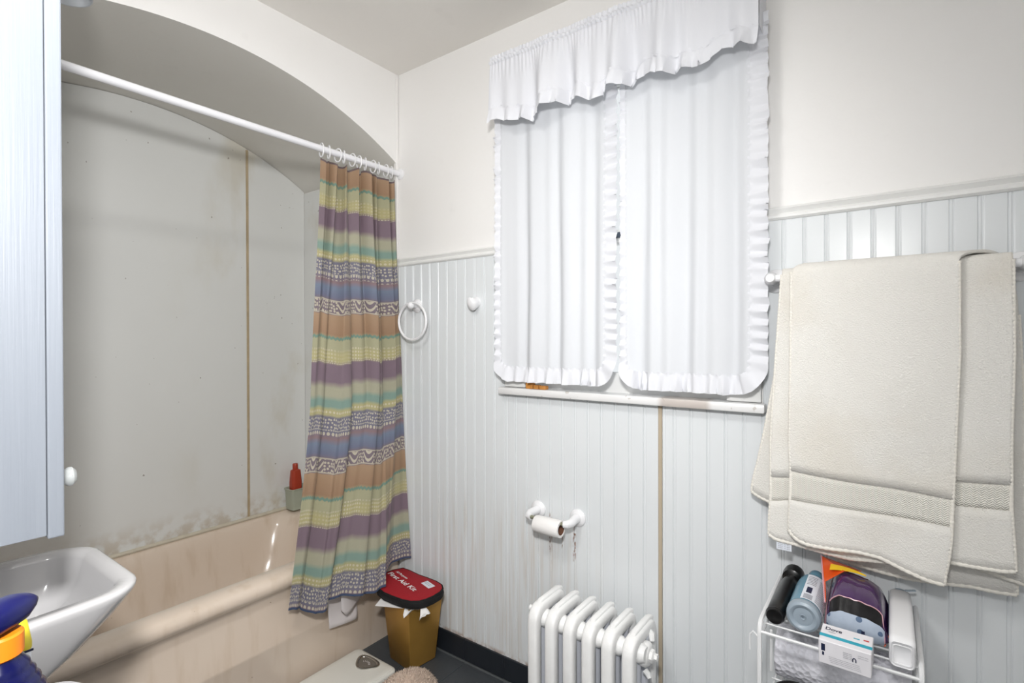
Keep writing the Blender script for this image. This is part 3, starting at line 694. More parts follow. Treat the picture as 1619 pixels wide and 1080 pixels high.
# ------------------------------------------------------------------ towels and bar
tb = empty('towel_bar', (1.74, -.09, 1.435), 'white towel bar on the beadboard holding two cream towels', 'towel bar')
BZ = 1.436
MB().tube([(1.512, -.09, BZ), (1.978, -.09, BZ)], .0095, 14).build('bar', M['white_plastic'], tb)
for x_ in (1.512, 1.988):
    rosette((x_, -.0085, BZ), .032).build('rosette', M['white_plastic'], tb)
    MB().tube([(x_, -.018, BZ), (x_, -.06, BZ), (x_, -.088, BZ), (x_, -.104, BZ)], [.015, .0125, .017, .010], 16).build('post', M['white_plastic'], tb)
def towel(name, label, yf, yb, ztop, lft, rgt, hem, b0, b1, blft, brgt, bhem, wave, rad):
    r = empty(name, (lerp(lft[0][1], rgt[0][1], .5), -.09, ztop), label, 'towel', 'cream towels on the bar')
    NUt = 90
    def flap(yy, L_, R_, hem_, bands, wv, NR):
        cols = []
        for i in range(NUt+1):
            q = i/NUt
            xh = lerp(pl(sorted(L_), hem_[0][1]), pl(sorted(R_), hem_[-1][1]), q)
            zh = pl(hem_, xh); nodes = [ztop]
            for bnd in bands: nodes.append(pl(bnd, xh))
            nodes.append(zh); c_ = []; 
            for k_ in range(len(nodes)-1):
                nn = NR[k_]
                for s_ in range(nn+(k_ == len(nodes)-2)): c_.append(lerp(nodes[k_], nodes[k_+1], s_/nn))
            t_ = []
            for z_ in c_:
                zz2 = z_; x_ = lerp(pl(sorted(L_), zz2), pl(sorted(R_), zz2), q)
                if hem_ is hem or hem_ is bhem:
                    dn = (ztop-z_)/(ztop-zh); x_ = lerp(x_, xh, max(0, (dn-.85)/.15)**2)
                dn = max(0, (ztop-z_)/(ztop-.75)); t_.append((x_, yy+wv(q, dn)-.004*noise.noise((x_*9, z_*5, yy*100)), z_))
            cols.append(t_)
        return [[cols[i][j] for i in range(NUt+1)] for j in range(len(cols[0]))]
    NR = (22, 5, 6)
    F_ = flap(yf, lft, rgt, hem, (b0, b1), wave, NR)
    B_ = flap(yb, blft, brgt, bhem, (), lambda q, d: .004*math.sin(5*q)*d, (24,))
    arc = [[(lerp(F_[0][i][0], B_[0][i][0], .5-.5*math.cos(a)), lerp(F_[0][i][1], B_[0][i][1], .5-.5*math.cos(a)), ztop+rad*math.sin(a)) for i in range(NUt+1)] for a in [PI*k/8 for k in range(9)]]
    sol = (('SOLIDIFY', dict(thickness=.007, offset=0)),)
    MB().grid(F_[:NR[0]+1]).grid(F_[NR[0]+NR[1]:]).grid(arc).grid(B_).build('terry_cloth', M['terry'], r, smooth=180, mods=sol)
    MB().grid([[(a, b_+.0006, c_) for a, b_, c_ in row] for row in F_[NR[0]:NR[0]+NR[1]+1]]).build('woven_band', M['dobby'], r, smooth=180, mods=(('SOLIDIFY', dict(thickness=.005, offset=0)),))
    def rope(m_, pts, rr_):
        out = [Vector(pts[0])]
        for p in pts[1:]:
            p = Vector(p); d = (p-out[-1]).length; n_ = max(1, int(d/.0022))
            a = out[-1].copy(); out += [a.lerp(p, k_/n_) for k_ in range(1, n_+1)]
        m_.tube(out, [rr_*(1+.11*math.sin(i*1.6)) for i in range(len(out))], 7)
    m_ = MB(); rope(m_, F_[-1], .0056); m_.build('hem', M['hem'], r, smooth=180)
    m_ = MB(); rope(m_, B_[-1], .0052); m_.build('hem', M['hem'], r, smooth=180)
    for edge_ in ([row[0] for row in F_], [row[-1] for row in F_], [row[0] for row in B_[4:]], [row[-1] for row in B_[4:]]):
        m_ = MB(); rope(m_, edge_, .0040); m_.build('side_hem', M['hem'], r, smooth=180)
    return r
wvA = lambda q, d: -.010*d*math.sin(PI*q)*.6-.008*d*math.sin(5.2*q+.6)-.012*max(0, d-.8)*math.sin(9*q)*2
wvB = lambda q, d: -.004*d*math.sin(7*q+1)-.003*d
# towel B first (nearest the wall), towel A folded over it
tB = towel('bath_towel', 'wide cream bath towel with a white care tag, behind the folded one', -.105, -.066, BZ+.006,
      [(.781, 1.511), (.884, 1.515), (1.03, 1.515), (1.242, 1.527), (1.45, 1.540)], [(.807, 1.966), (.936, 1.960), (1.066, 1.960), (1.248, 1.964), (1.45, 1.962)],
      [(1.511, .781), (1.527, .773), (1.568, .770), (1.631, .764), (1.685, .761), (1.798, .777), (1.864, .798), (1.90, .799), (1.946, .802), (1.966, .807)],
      [(1.518, .93), (1.558, .935), (1.871, .974), (1.959, .981)], [(1.518, .869), (1.558, .878), (1.868, .922), (1.96, .928)],
      [(.86, 1.459), (.95, 1.476), (1.03, 1.492), (1.2, 1.52), (1.45, 1.540)], [(.765, 1.992), (1.06, 1.988), (1.36, 1.975), (1.45, 1.964)],
      [(1.459, .873), (1.478, .861), (1.505, .851), (1.75, .82), (1.992, .768)], wvB, .014)
tA = towel('bath_towel', 'cream bath towel folded narrower in front, its corner rounded at lower left', -.126, -.052, BZ+.008,
      [(.809, 1.559), (.952, 1.563), (1.022, 1.560), (1.242, 1.563), (1.45, 1.564)], [(.753, 1.854), (.796, 1.862), (.846, 1.865), (.963, 1.869), (1.058, 1.872), (1.247, 1.878), (1.45, 1.877)],
      [(1.559, .809), (1.562, .803), (1.57, .795), (1.582, .788), (1.599, .785), (1.642, .786), (1.698, .788), (1.741, .784), (1.79, .766), (1.824, .756), (1.854, .753)],
      [(1.564, .956), (1.667, .949), (1.752, .946), (1.867, .936)], [(1.563, .884), (1.667, .884), (1.752, .883), (1.864, .878)],
      [(.741, 1.650), (1.0, 1.645), (1.45, 1.640)], [(.74, 1.976), (1.2, 1.968), (1.45, 1.96)],
      [(1.650, .741), (1.656, .732), (1.696, .729), (1.748, .724), (1.796, .723), (1.849, .729), (1.903, .737), (1.947, .737), (1.976, .740)], wvA, .022)
tg = MB().box(1.528, 1.562, -.112, -.1105, .749, .776, 0, None).build('care_tag', M['label_white'], tB, smooth=0)
for k_ in range(5): text('tag_print', 'iiiiii ii iiii', M['ink_grey'], tg, (1.532, -.1121, .771-.0045*k_), (1, 0, 0), (0, -1, 0), .0024, .026)

# ------------------------------------------------------------------ first aid kit on the gold bin
bn = empty('waste_bin', (.212, -.122, 0), 'gold square waste bin in the corner beside the tub', 'bin')
Tb = TR((.212, -.124, 0), (0, 0, math.radians(-7)))
sqb = lambda h, z, hx=1.0: rr(-h*hx, h*hx, -h, h, .003, z, 2)
def flare(h, z, dip): # popcorn-box rim: the corners stand, the sides dip
    return [(x_, y_, z-dip*(1-max(abs(x_)/(h*1.08), abs(y_)/h)*min(abs(x_)/(h*1.08), abs(y_)/h))) for x_, y_, _ in rr(-h*1.08, h*1.08, -h, h, .003, 0, 2)]
MB().loft([sqb(.060, .001, 1.08), sqb(.062, .004, 1.08), sqb(.082, .256, 1.08), sqb(.080, .256, 1.08), sqb(.060, .006, 1.08)], True, True, Tb).build('body', M['gold'], bn, 30)
MB().loft([sqb(.0585, .02, 1.08), sqb(.074, .20, 1.08)], True, True, Tb).build('bin_liner', M['gold_dark'], bn, 30)
# papers poking out of the bin
tag(MB().box(-.06, .055, -.035, .03, 0, .0015, 0, TR((.207, -.218, .2625), (.06, -.02, math.radians(24)))).build('paper_sheet', M['paper'], smooth=0), 'white card sheet lying across the gold bin rim under the red kit', 'paper')
m = MB(); rows_ = []
for i in range(13):
    q = i/12; rows_.append([(.262+.10*q+.012*s_, -.196+.022*q-.05*s_*(.6+.4*math.sin(q*9)), .262+.010*math.sin(q*11+s_*3)-.014*s_*s_*(.5+.5*math.sin(q*8+1))+.004*math.sin(q*23)) for s_ in [k_/6 for k_ in range(7)]])
tag(m.grid(rows_).build('tissue', M['paper'], smooth=180, mods=(('SOLIDIFY', dict(thickness=.001)),)), 'crumpled white tissue poking over the gold bin corner', 'tissue')
kt = empty('first_aid_kit', (.21, -.15, .265), 'red and black first aid kit pouch lying on the gold bin', 'first aid kit')
ko = [(.045, -.125), (.05, -.085), (.07, -.047), (.11, -.046), (.174, -.052), (.225, -.05), (.276, -.051), (.315, -.060), (.338, -.078), (.350, -.105), (.351, -.146), (.346, -.178), (.335, -.204), (.310, -.224), (.275, -.234), (.22, -.238), (.171, -.238), (.12, -.225), (.075, -.195), (.055, -.16)]
cx_, cy_ = .2, -.14
def kring(s_, z, tilt=0): return [(cx_+(a-cx_)*s_, cy_+(b-cy_)*s_, z+tilt*(b-cy_)) for a, b in ko]
MB().loft([kring(.93, .264), kring(1.0, .268), kring(1.015, .284), kring(1.0, .2955), kring(.97, .2985), kring(.5, .2985)]).build('side_gusset', M['black_fab'], kt, 60)
MB().loft([kring(.965, .2965), kring(.965, .2995), kring(.90, .3015), kring(.5, .3035), kring(.1, .304)]).build('top_panel', M['kit_red'], kt, 60)
MB().tube([(a, b, .297) for a, b, _ in kring(.99, 0)], .0032, 6, closed=True).build('zip_piping', M['black_fab'], kt)
text('lettering', 'First Aid Kit', M['ink_white'], kt, (.070, -.131, .3044), (.234, -.049, 0), (0, 0, 1), .021, .205, .0008)
text('lettering', 'All Purpose', M['ink_white'], kt, (.084, -.100, .3042), (.234, -.049, 0), (0, 0, 1), .011, .088, .0008)
MB().box(0, .058, 0, .030, 0, .0012, 0, TR((.243, -.107, .3032), (0, 0, math.radians(-14)))).build('label_patch', M['label_white'], kt, smooth=0)
for k_ in range(2): text('lettering', 'mmmm mmm', M['ink_grey'], kt, (.25+.002*k_, -.089-.009*k_, .3046), (.97, -.24, 0), (0, 0, 1), .004, .042)

# ------------------------------------------------------------------ bathroom scale
scl = empty('bathroom_scale', (.15, -.39, 0), 'white bathroom scale with an oval dial on the floor beside the tub', 'scale')
sx0, sx1, sy0, sy1 = .034, .266, -.530, -.250
MB().loft([rr(sx0+.004, sx1-.004, sy0+.004, sy1-.004, .02, .008), rr(sx0, sx1, sy0, sy1, .024, .014), rr(sx0, sx1, sy0, sy1, .024, .038), rr(sx0+.003, sx1-.003, sy0+.003, sy1-.003, .022, .042), rr(sx0+.008, sx1-.008, sy0+.008, sy1-.008, .018, .0432)]).build('base', M['scale'], scl, 50)
MB().loft([rr(sx0+.008, sx1-.008, sy0+.008, sy1-.008, .018, .043), rr(sx0+.009, sx1-.009, sy0+.009, sy1-.009, .018, .046), rr(sx0+.012, sx1-.012, sy0+.012, sy1-.012, .016, .0475), rr(sx0+.03, sx1-.03, sy0+.03, sy1-.03, .012, .0475)]).build('platform', M['scale'], scl, 50)
def dial(s_, z): # rounded triangle pointing along -y... wide side toward the wall
    out = []
    for k_ in range(36):
        a = 2*PI*k_/36; r_ = 1/(1+.22*math.cos(3*(a-PI/2)))**.5
        out.append((.150+.052*s_*r_*math.cos(a), -.302+.036*s_*r_*math.sin(a), z))
    return out
MB().loft([dial(1, .047), dial(1, .051), dial(.9, .0525), dial(.78, .0515), dial(.74, .0485)], False, False).build('bezel', M['chrome'], scl, 60)
MB().loft([dial(.78, .0478), dial(.78, .0490)]).build('dial_window', M['dial'], scl, 0)
for k_ in range(7):
    a = math.radians(40+100*k_/6)
    MB().box(-.0006, .0006, .018, .026, 0, .0004, 0, TR((.150, -.318, .0491), (0, 0, a-PI/2))).build('mark', M['ink_white'], scl, smooth=0)
for a, b in ((sx0+.03, sy0+.03), (sx1-.03, sy0+.03), (sx0+.03, sy1-.03), (sx1-.03, sy1-.03)): MB().lathe([(.012, 0), (.012, .009)], 12, TR((a, b, 0))).build('foot', M['black_gloss'], scl)

# ------------------------------------------------------------------ fluffy mat
rg = empty('bath_mat', (.42, -.62, 0), 'fluffy beige bath mat bundled on the dark tiles beside the white scale', 'bath mat')
def matc(q, a):     # q along -y, a around a flattened roll
    e = min(1, math.sqrt(max(0, 1-(1-min(q/.16, 1))**2)))
    rx, rz = .098*(.25+.75*e), .066*(.35+.65*e)
    xx = .437+.018*math.sin(q*4)
    return Vector((xx+rx*math.cos(a), -.268-.62*q, .069+rz*math.sin(a)*(1 if math.sin(a) > 0 else .95)))
MB().loft([[matc(q, 2*PI*k_/28) for k_ in range(28)] for q in [i/40 for i in range(41)]]).build('backing', M['rug'], rg, 180)
m = MB(); rnd = random.Random(3)
for i in range(9000):
    q = rnd.random()**1.6; a = rnd.uniform(-.5, PI+.5) if q > .02 else rnd.uniform(0, 2*PI); p = matc(q, a)
    c_ = Vector((.437+.018*math.sin(q*4), p.y-(.05 if q < .15 else 0), .06)); nn = (p-c_).normalized()+Vector((rnd.uniform(-.5, .5), rnd.uniform(-.5, .5), rnd.uniform(-.3, .5))); nn.normalize()
    t1 = nn.orthogonal().normalized(); t2 = nn.cross(t1); l_ = rnd.uniform(.007, .013); w_ = rnd.uniform(.0014, .0024)
    bend = Vector((rnd.uniform(-1, 1), rnd.uniform(-1, 1), -.3))*.005
    b0_, mid_, tip = p-nn*.003, p+nn*l_*.6+bend*.4, p+nn*l_+bend
    if tip.z < .002: continue
    vs = [b0_+t1*w_, b0_-t1*w_*.5+t2*w_*.87, b0_-t1*w_*.5-t2*w_*.87, mid_+t1*w_, mid_-t1*w_*.5+t2*w_*.87, mid_-t1*w_*.5-t2*w_*.87, tip]
    m.add(vs, [(0, 1, 4, 3), (1, 2, 5, 4), (2, 0, 3, 5), (3, 4, 6), (4, 5, 6), (5, 3, 6)])
pile = m.build('pile', M['rug'], rg, 180, weld=False); pile['kind'] = 'stuff'

# ------------------------------------------------------------------ wire rack and what it holds
rk = empty('wire_rack', (1.668, -.18, 0), 'white wire shelf rack standing under the towels', 'rack')
X0, X1, YF, YK, SZ = 1.529, 1.808, -.33, -.032, .640
for x_ in (X0, X1):
    pts = [(x_, YF, .0), (x_, YF, SZ-.004)]+[(x_, YF+.022-.022*math.cos(a), SZ-.004+.022*math.sin(a)) for a in [PI/2*k_/5 for k_ in range(1, 6)]]
    pts += [(x_, YK-.022+.022*math.sin(a), SZ-.004+.022*math.cos(a)) for a in [PI/2*k_/5 for k_ in range(6)]]+[(x_, YK, 0)]
    MB().tube(pts, .0050, 8).build('side_frame', M['white_metal'], rk)
wire_me = None
def wire(a, b, r=.0022):
    return MB().tube([a, b], r, 6).build('wire', M['white_metal'], rk)
for z_ in (SZ, .455, .18):
    wire((X0+.002, YF+.0, z_), (X1-.002, YF+.0, z_), .0034)
    for k_ in range(1, 8): wire((X0, lerp(YF, YK, k_/8), z_+.003), (X1, lerp(YF, YK, k_/8), z_+.003), .0021)
    wire((X0+.002, YK, z_), (X1-.002, YK, z_), .003)
    for x_ in (X0+.006, (X0+X1)/2, X1-.006): wire((x_, YF, z_-.0025), (x_, YK, z_-.0025), .0024)
MB().tube([(X0-.004, YF, SZ-.012), (X0-.013, YF, SZ-.004), (X0-.019, YF, SZ-.012), (X0-.019, YF-.002, SZ-.045)], .0022, 6).build('hook', M['white_metal'], rk)
MB().tube([(X0+.020, YF+.02, SZ), (X0+.020, YF+.022, SZ-.04), (X0+.018, YF+.03, SZ-.095)], .0030, 6).build('hanging_clip', M['white_metal'], rk)
ST = SZ+.0055
# black tube bottle
bk = empty('black_bottle', (1.552, -.16, ST), 'slim black bottle with a flared cap lying along the rack side', 'bottle')
T = axis((1.553, -.298, ST+.0195), (1.562, -.055, ST+.030))
MB().lathe([(.001, 0), (.016, 0), (.0185, .004), (.0188, .05), (.0186, .16), (.0165, .185), (.0125, .196), (.0125, .204)], 24, T).build('body', M['black_gloss'], bk)
MB().lathe([(.0188, .006), (.0194, .007), (.0194, .009), (.0188, .010)], 24, T).build('base_ring', M['black_gloss'], bk)
MB().lathe([(.012, .200), (.0225, .206), (.0245, .222), (.0235, .240), (.020, .243), (.018, .238), (.001, .236)], 24, T).build('cap', M['black_gloss'], bk)
# blue bottle
bl = empty('blue_bottle', (1.60, -.18, ST), 'pale blue translucent bottle lying base-out beside the black bottle', 'bottle')
T = axis((1.608, -.296, ST+.034), (1.612, -.06, ST+.038)) @ Matrix.Diagonal((.95, .95, 1, 1))
MB().lathe([(.001, .008), (.030, .008), (.0335, .010), (.0345, .03), (.0345, .14), (.032, .165), (.022, .185), (.014, .190), (.014, .2)], 32, T).build('body', M['blue_clear'], bl)
MB().lathe([(.006, .004), (.010, .003), (.020, .005), (.022, .002), (.028, 0), (.0335, .003), (.0352, .010), (.0350, .018), (.034, .020)], 32, T).build('base_cup', M['frost'], bl)
MB().lathe([(.003, .004), (.005, .001), (.006, .001), (.007, .0045)], 16, T).build('base_dimple', M['frost'], bl)
MB().lathe([(.016, .196), (.018, .200), (.018, .226), (.013, .234), (.001, .236)], 20, T).build('cap', M['blue_clear'], bl)
lab = [[T @ Vector((.0349*math.cos(a), .0349*math.sin(a), z_)) for a in [math.radians(d) for d in range(-20, 101, 8)]] for z_ in (.024, .15)]
# orient the label to the upper, room-facing side
def onc(ang, z_, r=.0349): return T @ Vector((r*math.cos(ang), r*math.sin(ang), z_))
def angle_of(dirv):
    q = T.to_3x3().inverted() @ Vector(dirv); return math.atan2(q.y, q.x)
a_up = angle_of((0, 0, 1)); a_r = angle_of((1, 0, 0)); sg = 1 if ((a_r-a_up+PI) % (2*PI)-PI) > 0 else -1
MB().grid([[onc(a_up+sg*math.radians(d), z_) for d in range(-14, 100, 6)] for z_ in (.022, .155)]).build('label', M['label_white'], bl, 180)
MB().grid([[onc(a_up+sg*math.radians(d), z_, .0352) for d in range(-2, 22, 6)] for z_ in (.055, .085)]).build('bar_code_block', M['ink_navy'], bl, 180)
bars = MB()
for k_ in range(9): bars.grid([[onc(a_up+sg*math.radians(d), z_, .0352) for d in (-6, 4, 14, 24)] for z_ in (.026+.0026*k_, .0272+.0026*k_)])
bars.build('bar_code', M['ink_grey'], bl, 0)
ln_ = MB()
for k_ in range(16): ln_.grid([[onc(a_up+sg*math.radians(d), z_, .0352) for d in range(34, 90, 8)] for z_ in (.03+.007*k_, .0325+.007*k_)])
for k_ in range(6): ln_.grid([[onc(a_up+sg*math.radians(d), z_, .0352) for d in range(-8, 30, 8)] for z_ in (.10+.008*k_, .1025+.008*k_)])
ln_.build('small_print', M['ink_grey'], bl, 0)
# film bag of wipes
bg_ = empty('wipes_bag', (1.69, -.17, ST), 'puffy purple and orange film bag with a clear front among the rack bottles', 'bag')
def bagsec(q):      # q 0..1 along x
    x_ = lerp(1.645, 1.760, q); e = (1-abs(2*q-1)**5); hgt = .020+.062*e+.016*(1-q); dz = .02*(1-q)
    yfr, yrr = -.276+.018*(1-e)+.020*q*0, -.085
    z0 = ST+.001
    pts = [(x_, yfr+.02, z0), (x_, yfr+.002, z0+.012), (x_, yfr, z0+hgt*.42), (x_, yfr+.006, z0+hgt*.62), (x_, yfr+.028, z0+hgt*.86), (x_, yfr+.055, z0+hgt*.98), (x_, yfr+.10, z0+hgt*1.02), (x_, yfr+.145, z0+hgt*.92+dz*.4), (x_, yrr-.01, z0+hgt*.70+dz), (x_, yrr, z0+hgt*.35), (x_, yrr-.02, z0)]
    return [(a, b+.003*noise.noise((a*60, b*50, 0)), c_+.003*noise.noise((a*70, b*60, 3))*(c_ > z0+.005)) for a, b, c_ in pts]
N_ = 26; secs = [bagsec(i/N_) for i in range(N_+1)]
m = MB(); m.loft(secs, True, True)
def pick(idx, name, mat, q0=0, q1=N_, off=.0006):
    mm = MB(); rows2 = [[Vector(p) for p in secs[i][idx[0]:idx[1]+1]] for i in range(q0, q1+1)]
    c0 = Vector((1.696, -.18, ST+.03))
    rows2 = [[p+(p-c0).normalized()*off for p in r_] for r_ in rows2]
    return mm.grid(rows2).build(name, mat, bg_, 180)
m.build('film', M['bag_purple'], bg_, 180)
pick((0, 3), 'clear_window', M['bag_clear'], 1, N_-2)
pick((3, 4), 'black_band', M['bag_black'], 2, N_-3)
pick((0, 8), 'pink_seal', M['bag_pink'], 0, 1, .0012)
pick((7, 9), 'orange_back', M['bag_orange'], 0, 17)
MB().add([(1.645, -.245, ST+.058), (1.626, -.10, ST+.105), (1.706, -.085, ST+.084), (1.675, -.16, ST+.103), (1.640, -.20, ST+.085)], [(0, 4, 1), (4, 3, 1), (3, 2, 1)]).build('orange_flap', M['bag_orange'], bg_, 0, mods=(('SOLIDIFY', dict(thickness=.002)),))
MB().tube([(1.645, -.247, ST+.058), (1.625, -.10, ST+.106)], .0018, 6).build('flap_edge', M['bag_pink'], bg_)
MB().grid([[(1.648+.068*q, -.176+.050*q+.03*s_*(1-q), ST+.1045-.016*q*q+.003*s_) for s_ in (0, .5, 1)] for q in [i/8 for i in range(9)]]).build('yellow_swoosh', M['bag_yellow'], bg_, 180)
MB().tube([(secs[2][4][0], secs[2][4][1]-.002, secs[2][4][2]+.002)]+[(s_[4][0], s_[4][1]-.001, s_[4][2]+.0015) for s_ in secs[3:-3]]+[secs[-3][2], secs[-3][1]], .0013, 5).build('seal_line', M['bag_pink'], bg_)
MB().box(0, .006, 0, .001, 0, .006, 0, TR((1.712, -.2792, ST+.026))).build('print_mark', M['ink_navy'], bg_, smooth=0)
MB().add([(1.752, -.262, ST+.005), (1.766, -.225, ST+.010), (1.764, -.235, ST+.034), (1.757, -.255, ST+.020)], [(0, 1, 2, 3)]).build('orange_corner', M['bag_orange'], bg_, 0, mods=(('SOLIDIFY', dict(thickness=.002)),))
# soap carton
sb = empty('soap_box', (1.69, -.36, ST), 'white soap carton with a teal stripe at the rack front edge', 'box')
Ts = TR((1.690, -.352, ST-.001), (math.radians(4), 0, math.radians(-2)))
MB().box(-.043, .043, -.031, .031, 0, .047, .001, Ts, 1).build('carton', M['box_white'], sb, 0)
MB().box(-.0434, .0434, -.016, -.006, .0471, .0474, 0, Ts).build('teal_stripe', M['ink_teal'], sb, 0)
D3 = Ts.to_3x3(); pt = lambda a, b, c_: Ts @ Vector((a, b, c_))
text('lettering', 'Dove', M['ink_navy'], sb, pt(-.036, .010, .0472), D3 @ Vector((1, 0, 0)), D3 @ Vector((0, 0, 1)), .0105, .028)
text('lettering', 'sensitive', M['ink_grey'], sb, pt(-.030, .003, .0472), D3 @ Vector((1, 0, 0)), D3 @ Vector((0, 0, 1)), .003, .012)
MB().box(.012, .022, .006, .009, .0471, .0474, 0, Ts).build('print_mark', M['ink_teal'], sb, 0)
MB().box(.028, .037, .008, .012, .0471, .0474, 0, Ts).build('print_mark', M['ink_red'], sb, 0)
for k_ in range(4): text('small_print', 'mmmmmmmmmmmmm mmmm', M['ink_grey'], sb, pt(-.026+.001*k_, -.0312, .0165-.0034*k_), D3 @ Vector((1, 0, 0)), D3 @ Vector((0, -1, 0)), .0018, .05)
for k_ in range(4): text('small_print', 'mmmm mm', M['ink_navy'], sb, pt(-.002, -.0312, .034-.0033*k_), D3 @ Vector((1, 0, 0)), D3 @ Vector((0, -1, 0)), .0020, .014)
for k_ in range(2): text('small_print', 'mmmm mm', M['ink_grey'], sb, pt(.022, -.0312, .036-.004*k_), D3 @ Vector((1, 0, 0)), D3 @ Vector((0, -1, 0)), .0020, .016)
MB().tube([pt(.0135, -.0314, .022), pt(.0135, -.0314, .027), pt(.015, -.0314, .029), pt(.0170, -.0314, .029), pt(.0185, -.0314, .027), pt(.0185, -.0314, .022)], .001, 5).build('print_mark', M['ink_navy'], sb)
MB().box(-.0385, -.032, -.0314, -.0311, .026, .040, .0001, Ts).box(-.037, -.0335, -.0314, -.0311, .017, .024, .0001, Ts).build('print_mark', M['ink_navy'], sb, 0)
# white bottle lying at the far side
wb = empty('white_bottle', (1.782, -.18, ST), 'white square-sided bottle lying base-out at the rack right end', 'bottle')
def wring(y_, hw, z0, z1, r): return [(1.779+a, y_, b) for a, b, _ in [(p[0], p[1], 0) for p in rr(-hw, hw, z0, z1, r, 0, 5)]]
z0 = ST
MB().loft([wring(-.316, .013, z0+.008, z0+.044, .006), wring(-.322, .0175, z0+.003, z0+.050, .007), wring(-.318, .0205, z0, z0+.054, .009), wring(-.30, .021, z0, z0+.056, .009), wring(-.15, .021, z0, z0+.056, .009), wring(-.075, .020, z0+.003, z0+.055, .010), wring(-.062, .012, z0+.014, z0+.043, .010), wring(-.058, .009, z0+.018, z0+.040, .008)]).build('body', M['white_plastic'], wb, 50)
MB().loft([wring(-.3225, .0155, z0+.007, z0+.046, .006), wring(-.3232, .0150, z0+.0075, z0+.0455, .006), wring(-.3232, .0138, z0+.009, z0+.044, .005), wring(-.320, .0132, z0+.0095, z0+.0435, .005)], False, False).build('base_ridge', M['white_plastic'], wb, 30)
MB().loft([wring(-.060, .013, z0+.012, z0+.045, .010), wring(-.040, .013, z0+.012, z0+.045, .010)]).build('cap', M['frost'], wb, 50)
MB().box(0, .022, -.010, -.004, 0, .003, .001, TR((1.786, -.046, z0+.046), (0, -.12, .35))).build('cap_tab', M['frost'], wb, 50)
MB().box(1.7572, 1.7580, -.25, -.075, z0+.010, z0+.048, 0).build('side_label', M['ink_navy'], wb, 0)
# lower shelf
pr_ = empty('paper_towel_roll', (1.67, -.13, .46), 'white quilted paper towel roll lying on the lower rack shelf', 'paper roll')
ring = lambda x_, r: [(x_, -.150+r*math.cos(a), .519+r*math.sin(a)) for a in [2*PI*k_/40 for k_ in range(40)]]
MB().loft([ring(1.538, .02), ring(1.538, .056), ring(1.541, .0585), ring(1.795, .0585), ring(1.798, .056), ring(1.798, .02)], False, False).build('paper', M['quilt'], pr_, 40)
MB().loft([ring(1.5385, .0201), ring(1.7975, .0201)], False, False).build('core', M['card'], pr_)
mi = empty('hand_mirror', (1.60, -.27, .46), 'round dark mirror with a black rim on the lower rack shelf', 'mirror')
Tm = TR((1.592, -.272, .474), (math.radians(14), 0, 0))
MB().tube([Tm @ Vector((.050*math.cos(a), .050*math.sin(a), .004)) for a in [2*PI*k_/40 for k_ in range(40)]], .0042, 8, closed=True).build('rim', M['black_gloss'], mi)
MB().lathe([(.001, 0), (.048, 0), (.048, .004), (.001, .004)], 40, Tm).build('mirror_glass', simple('mirror_dark', sr(120, 124, 116), .06, .05, 10, metal=1.0), mi, 30)

# ------------------------------------------------------------------ sink
sk = empty('wash_basin', (.455, -1.42, 0), 'white wall basin with overflow holes between cabinet and tub', 'sink')
def sring(s_, z, yc0=-1.40, inset=0.0, r=.07, back=-1.612):
    out = []
    for x_, y_, _ in rr(-.182+inset, .182-inset, -.225+inset, .225-inset, max(.02, r-inset*.5), 0, 7):
        y2 = y_*s_; fl_ = 1+.16*max(0, (-y_)/.225)-.03*max(0, y_/.225)
        bow = -.012*(x_/.18)**2 if y_ > .1 else 0
        out.append((.456+x_*s_*fl_, max(back, yc0+y2+bow*s_), z))
    return out
rg_ = [sring(.34, .575, -1.47), sring(.42, .61, -1.465), sring(.60, .665, -1.45), sring(.78, .72, -1.43), sring(.92, .775, -1.412), sring(.985, .806, -1.402), sring(1.0, .816, -1.40), sring(.995, .822, -1.40), sring(.975, .824, -1.40)]
rg_ += [sring(1, .822, -1.395, .030), sring(1, .812, -1.395, .037), sring(1, .77, -1.395, .050), sring(1, .72, -1.40, .075), sring(1, .69, -1.405, .115), sring(1, .683, -1.41, .155)]
MB().loft(rg_).build('bowl', M['porcelain'], sk, 60)
MB().loft([rr(.375, .537, -1.55, -1.385, .06, .0), rr(.385, .527, -1.54, -1.395, .06, .05), rr(.40, .512, -1.53, -1.41, .05, .4), rr(.39, .522, -1.54, -1.40, .05, .60)]).build('pedestal', M['porcelain'], sk, 60)
for dx in (0, .018):
    MB().lathe([(.001, 0), (.0055, 0), (.0055, .002), (.001, .002)], 14, TR((.546+dx, -1.2265, .786), (math.radians(79), 0, 0))).build('overflow_hole', M['hole'], sk)
fc = empty('faucet', (.456, -1.52, .824), 'white basin faucet under the cabinet at the basin back', 'faucet')
MB().lathe([(.024, 0), (.024, .006), (.017, .012), (.015, .05), (.012, .055)], 20, TR((.456, -1.53, .8215))).build('base', M['porcelain'], fc)
MB().tube([(.456, -1.53, .862), (.456, -1.49, .882), (.456, -1.43, .887), (.456, -1.375, .885), (.456, -1.356, .880)], [.013, .013, .013, .013, .009], 14).build('spout', M['porcelain'], fc)

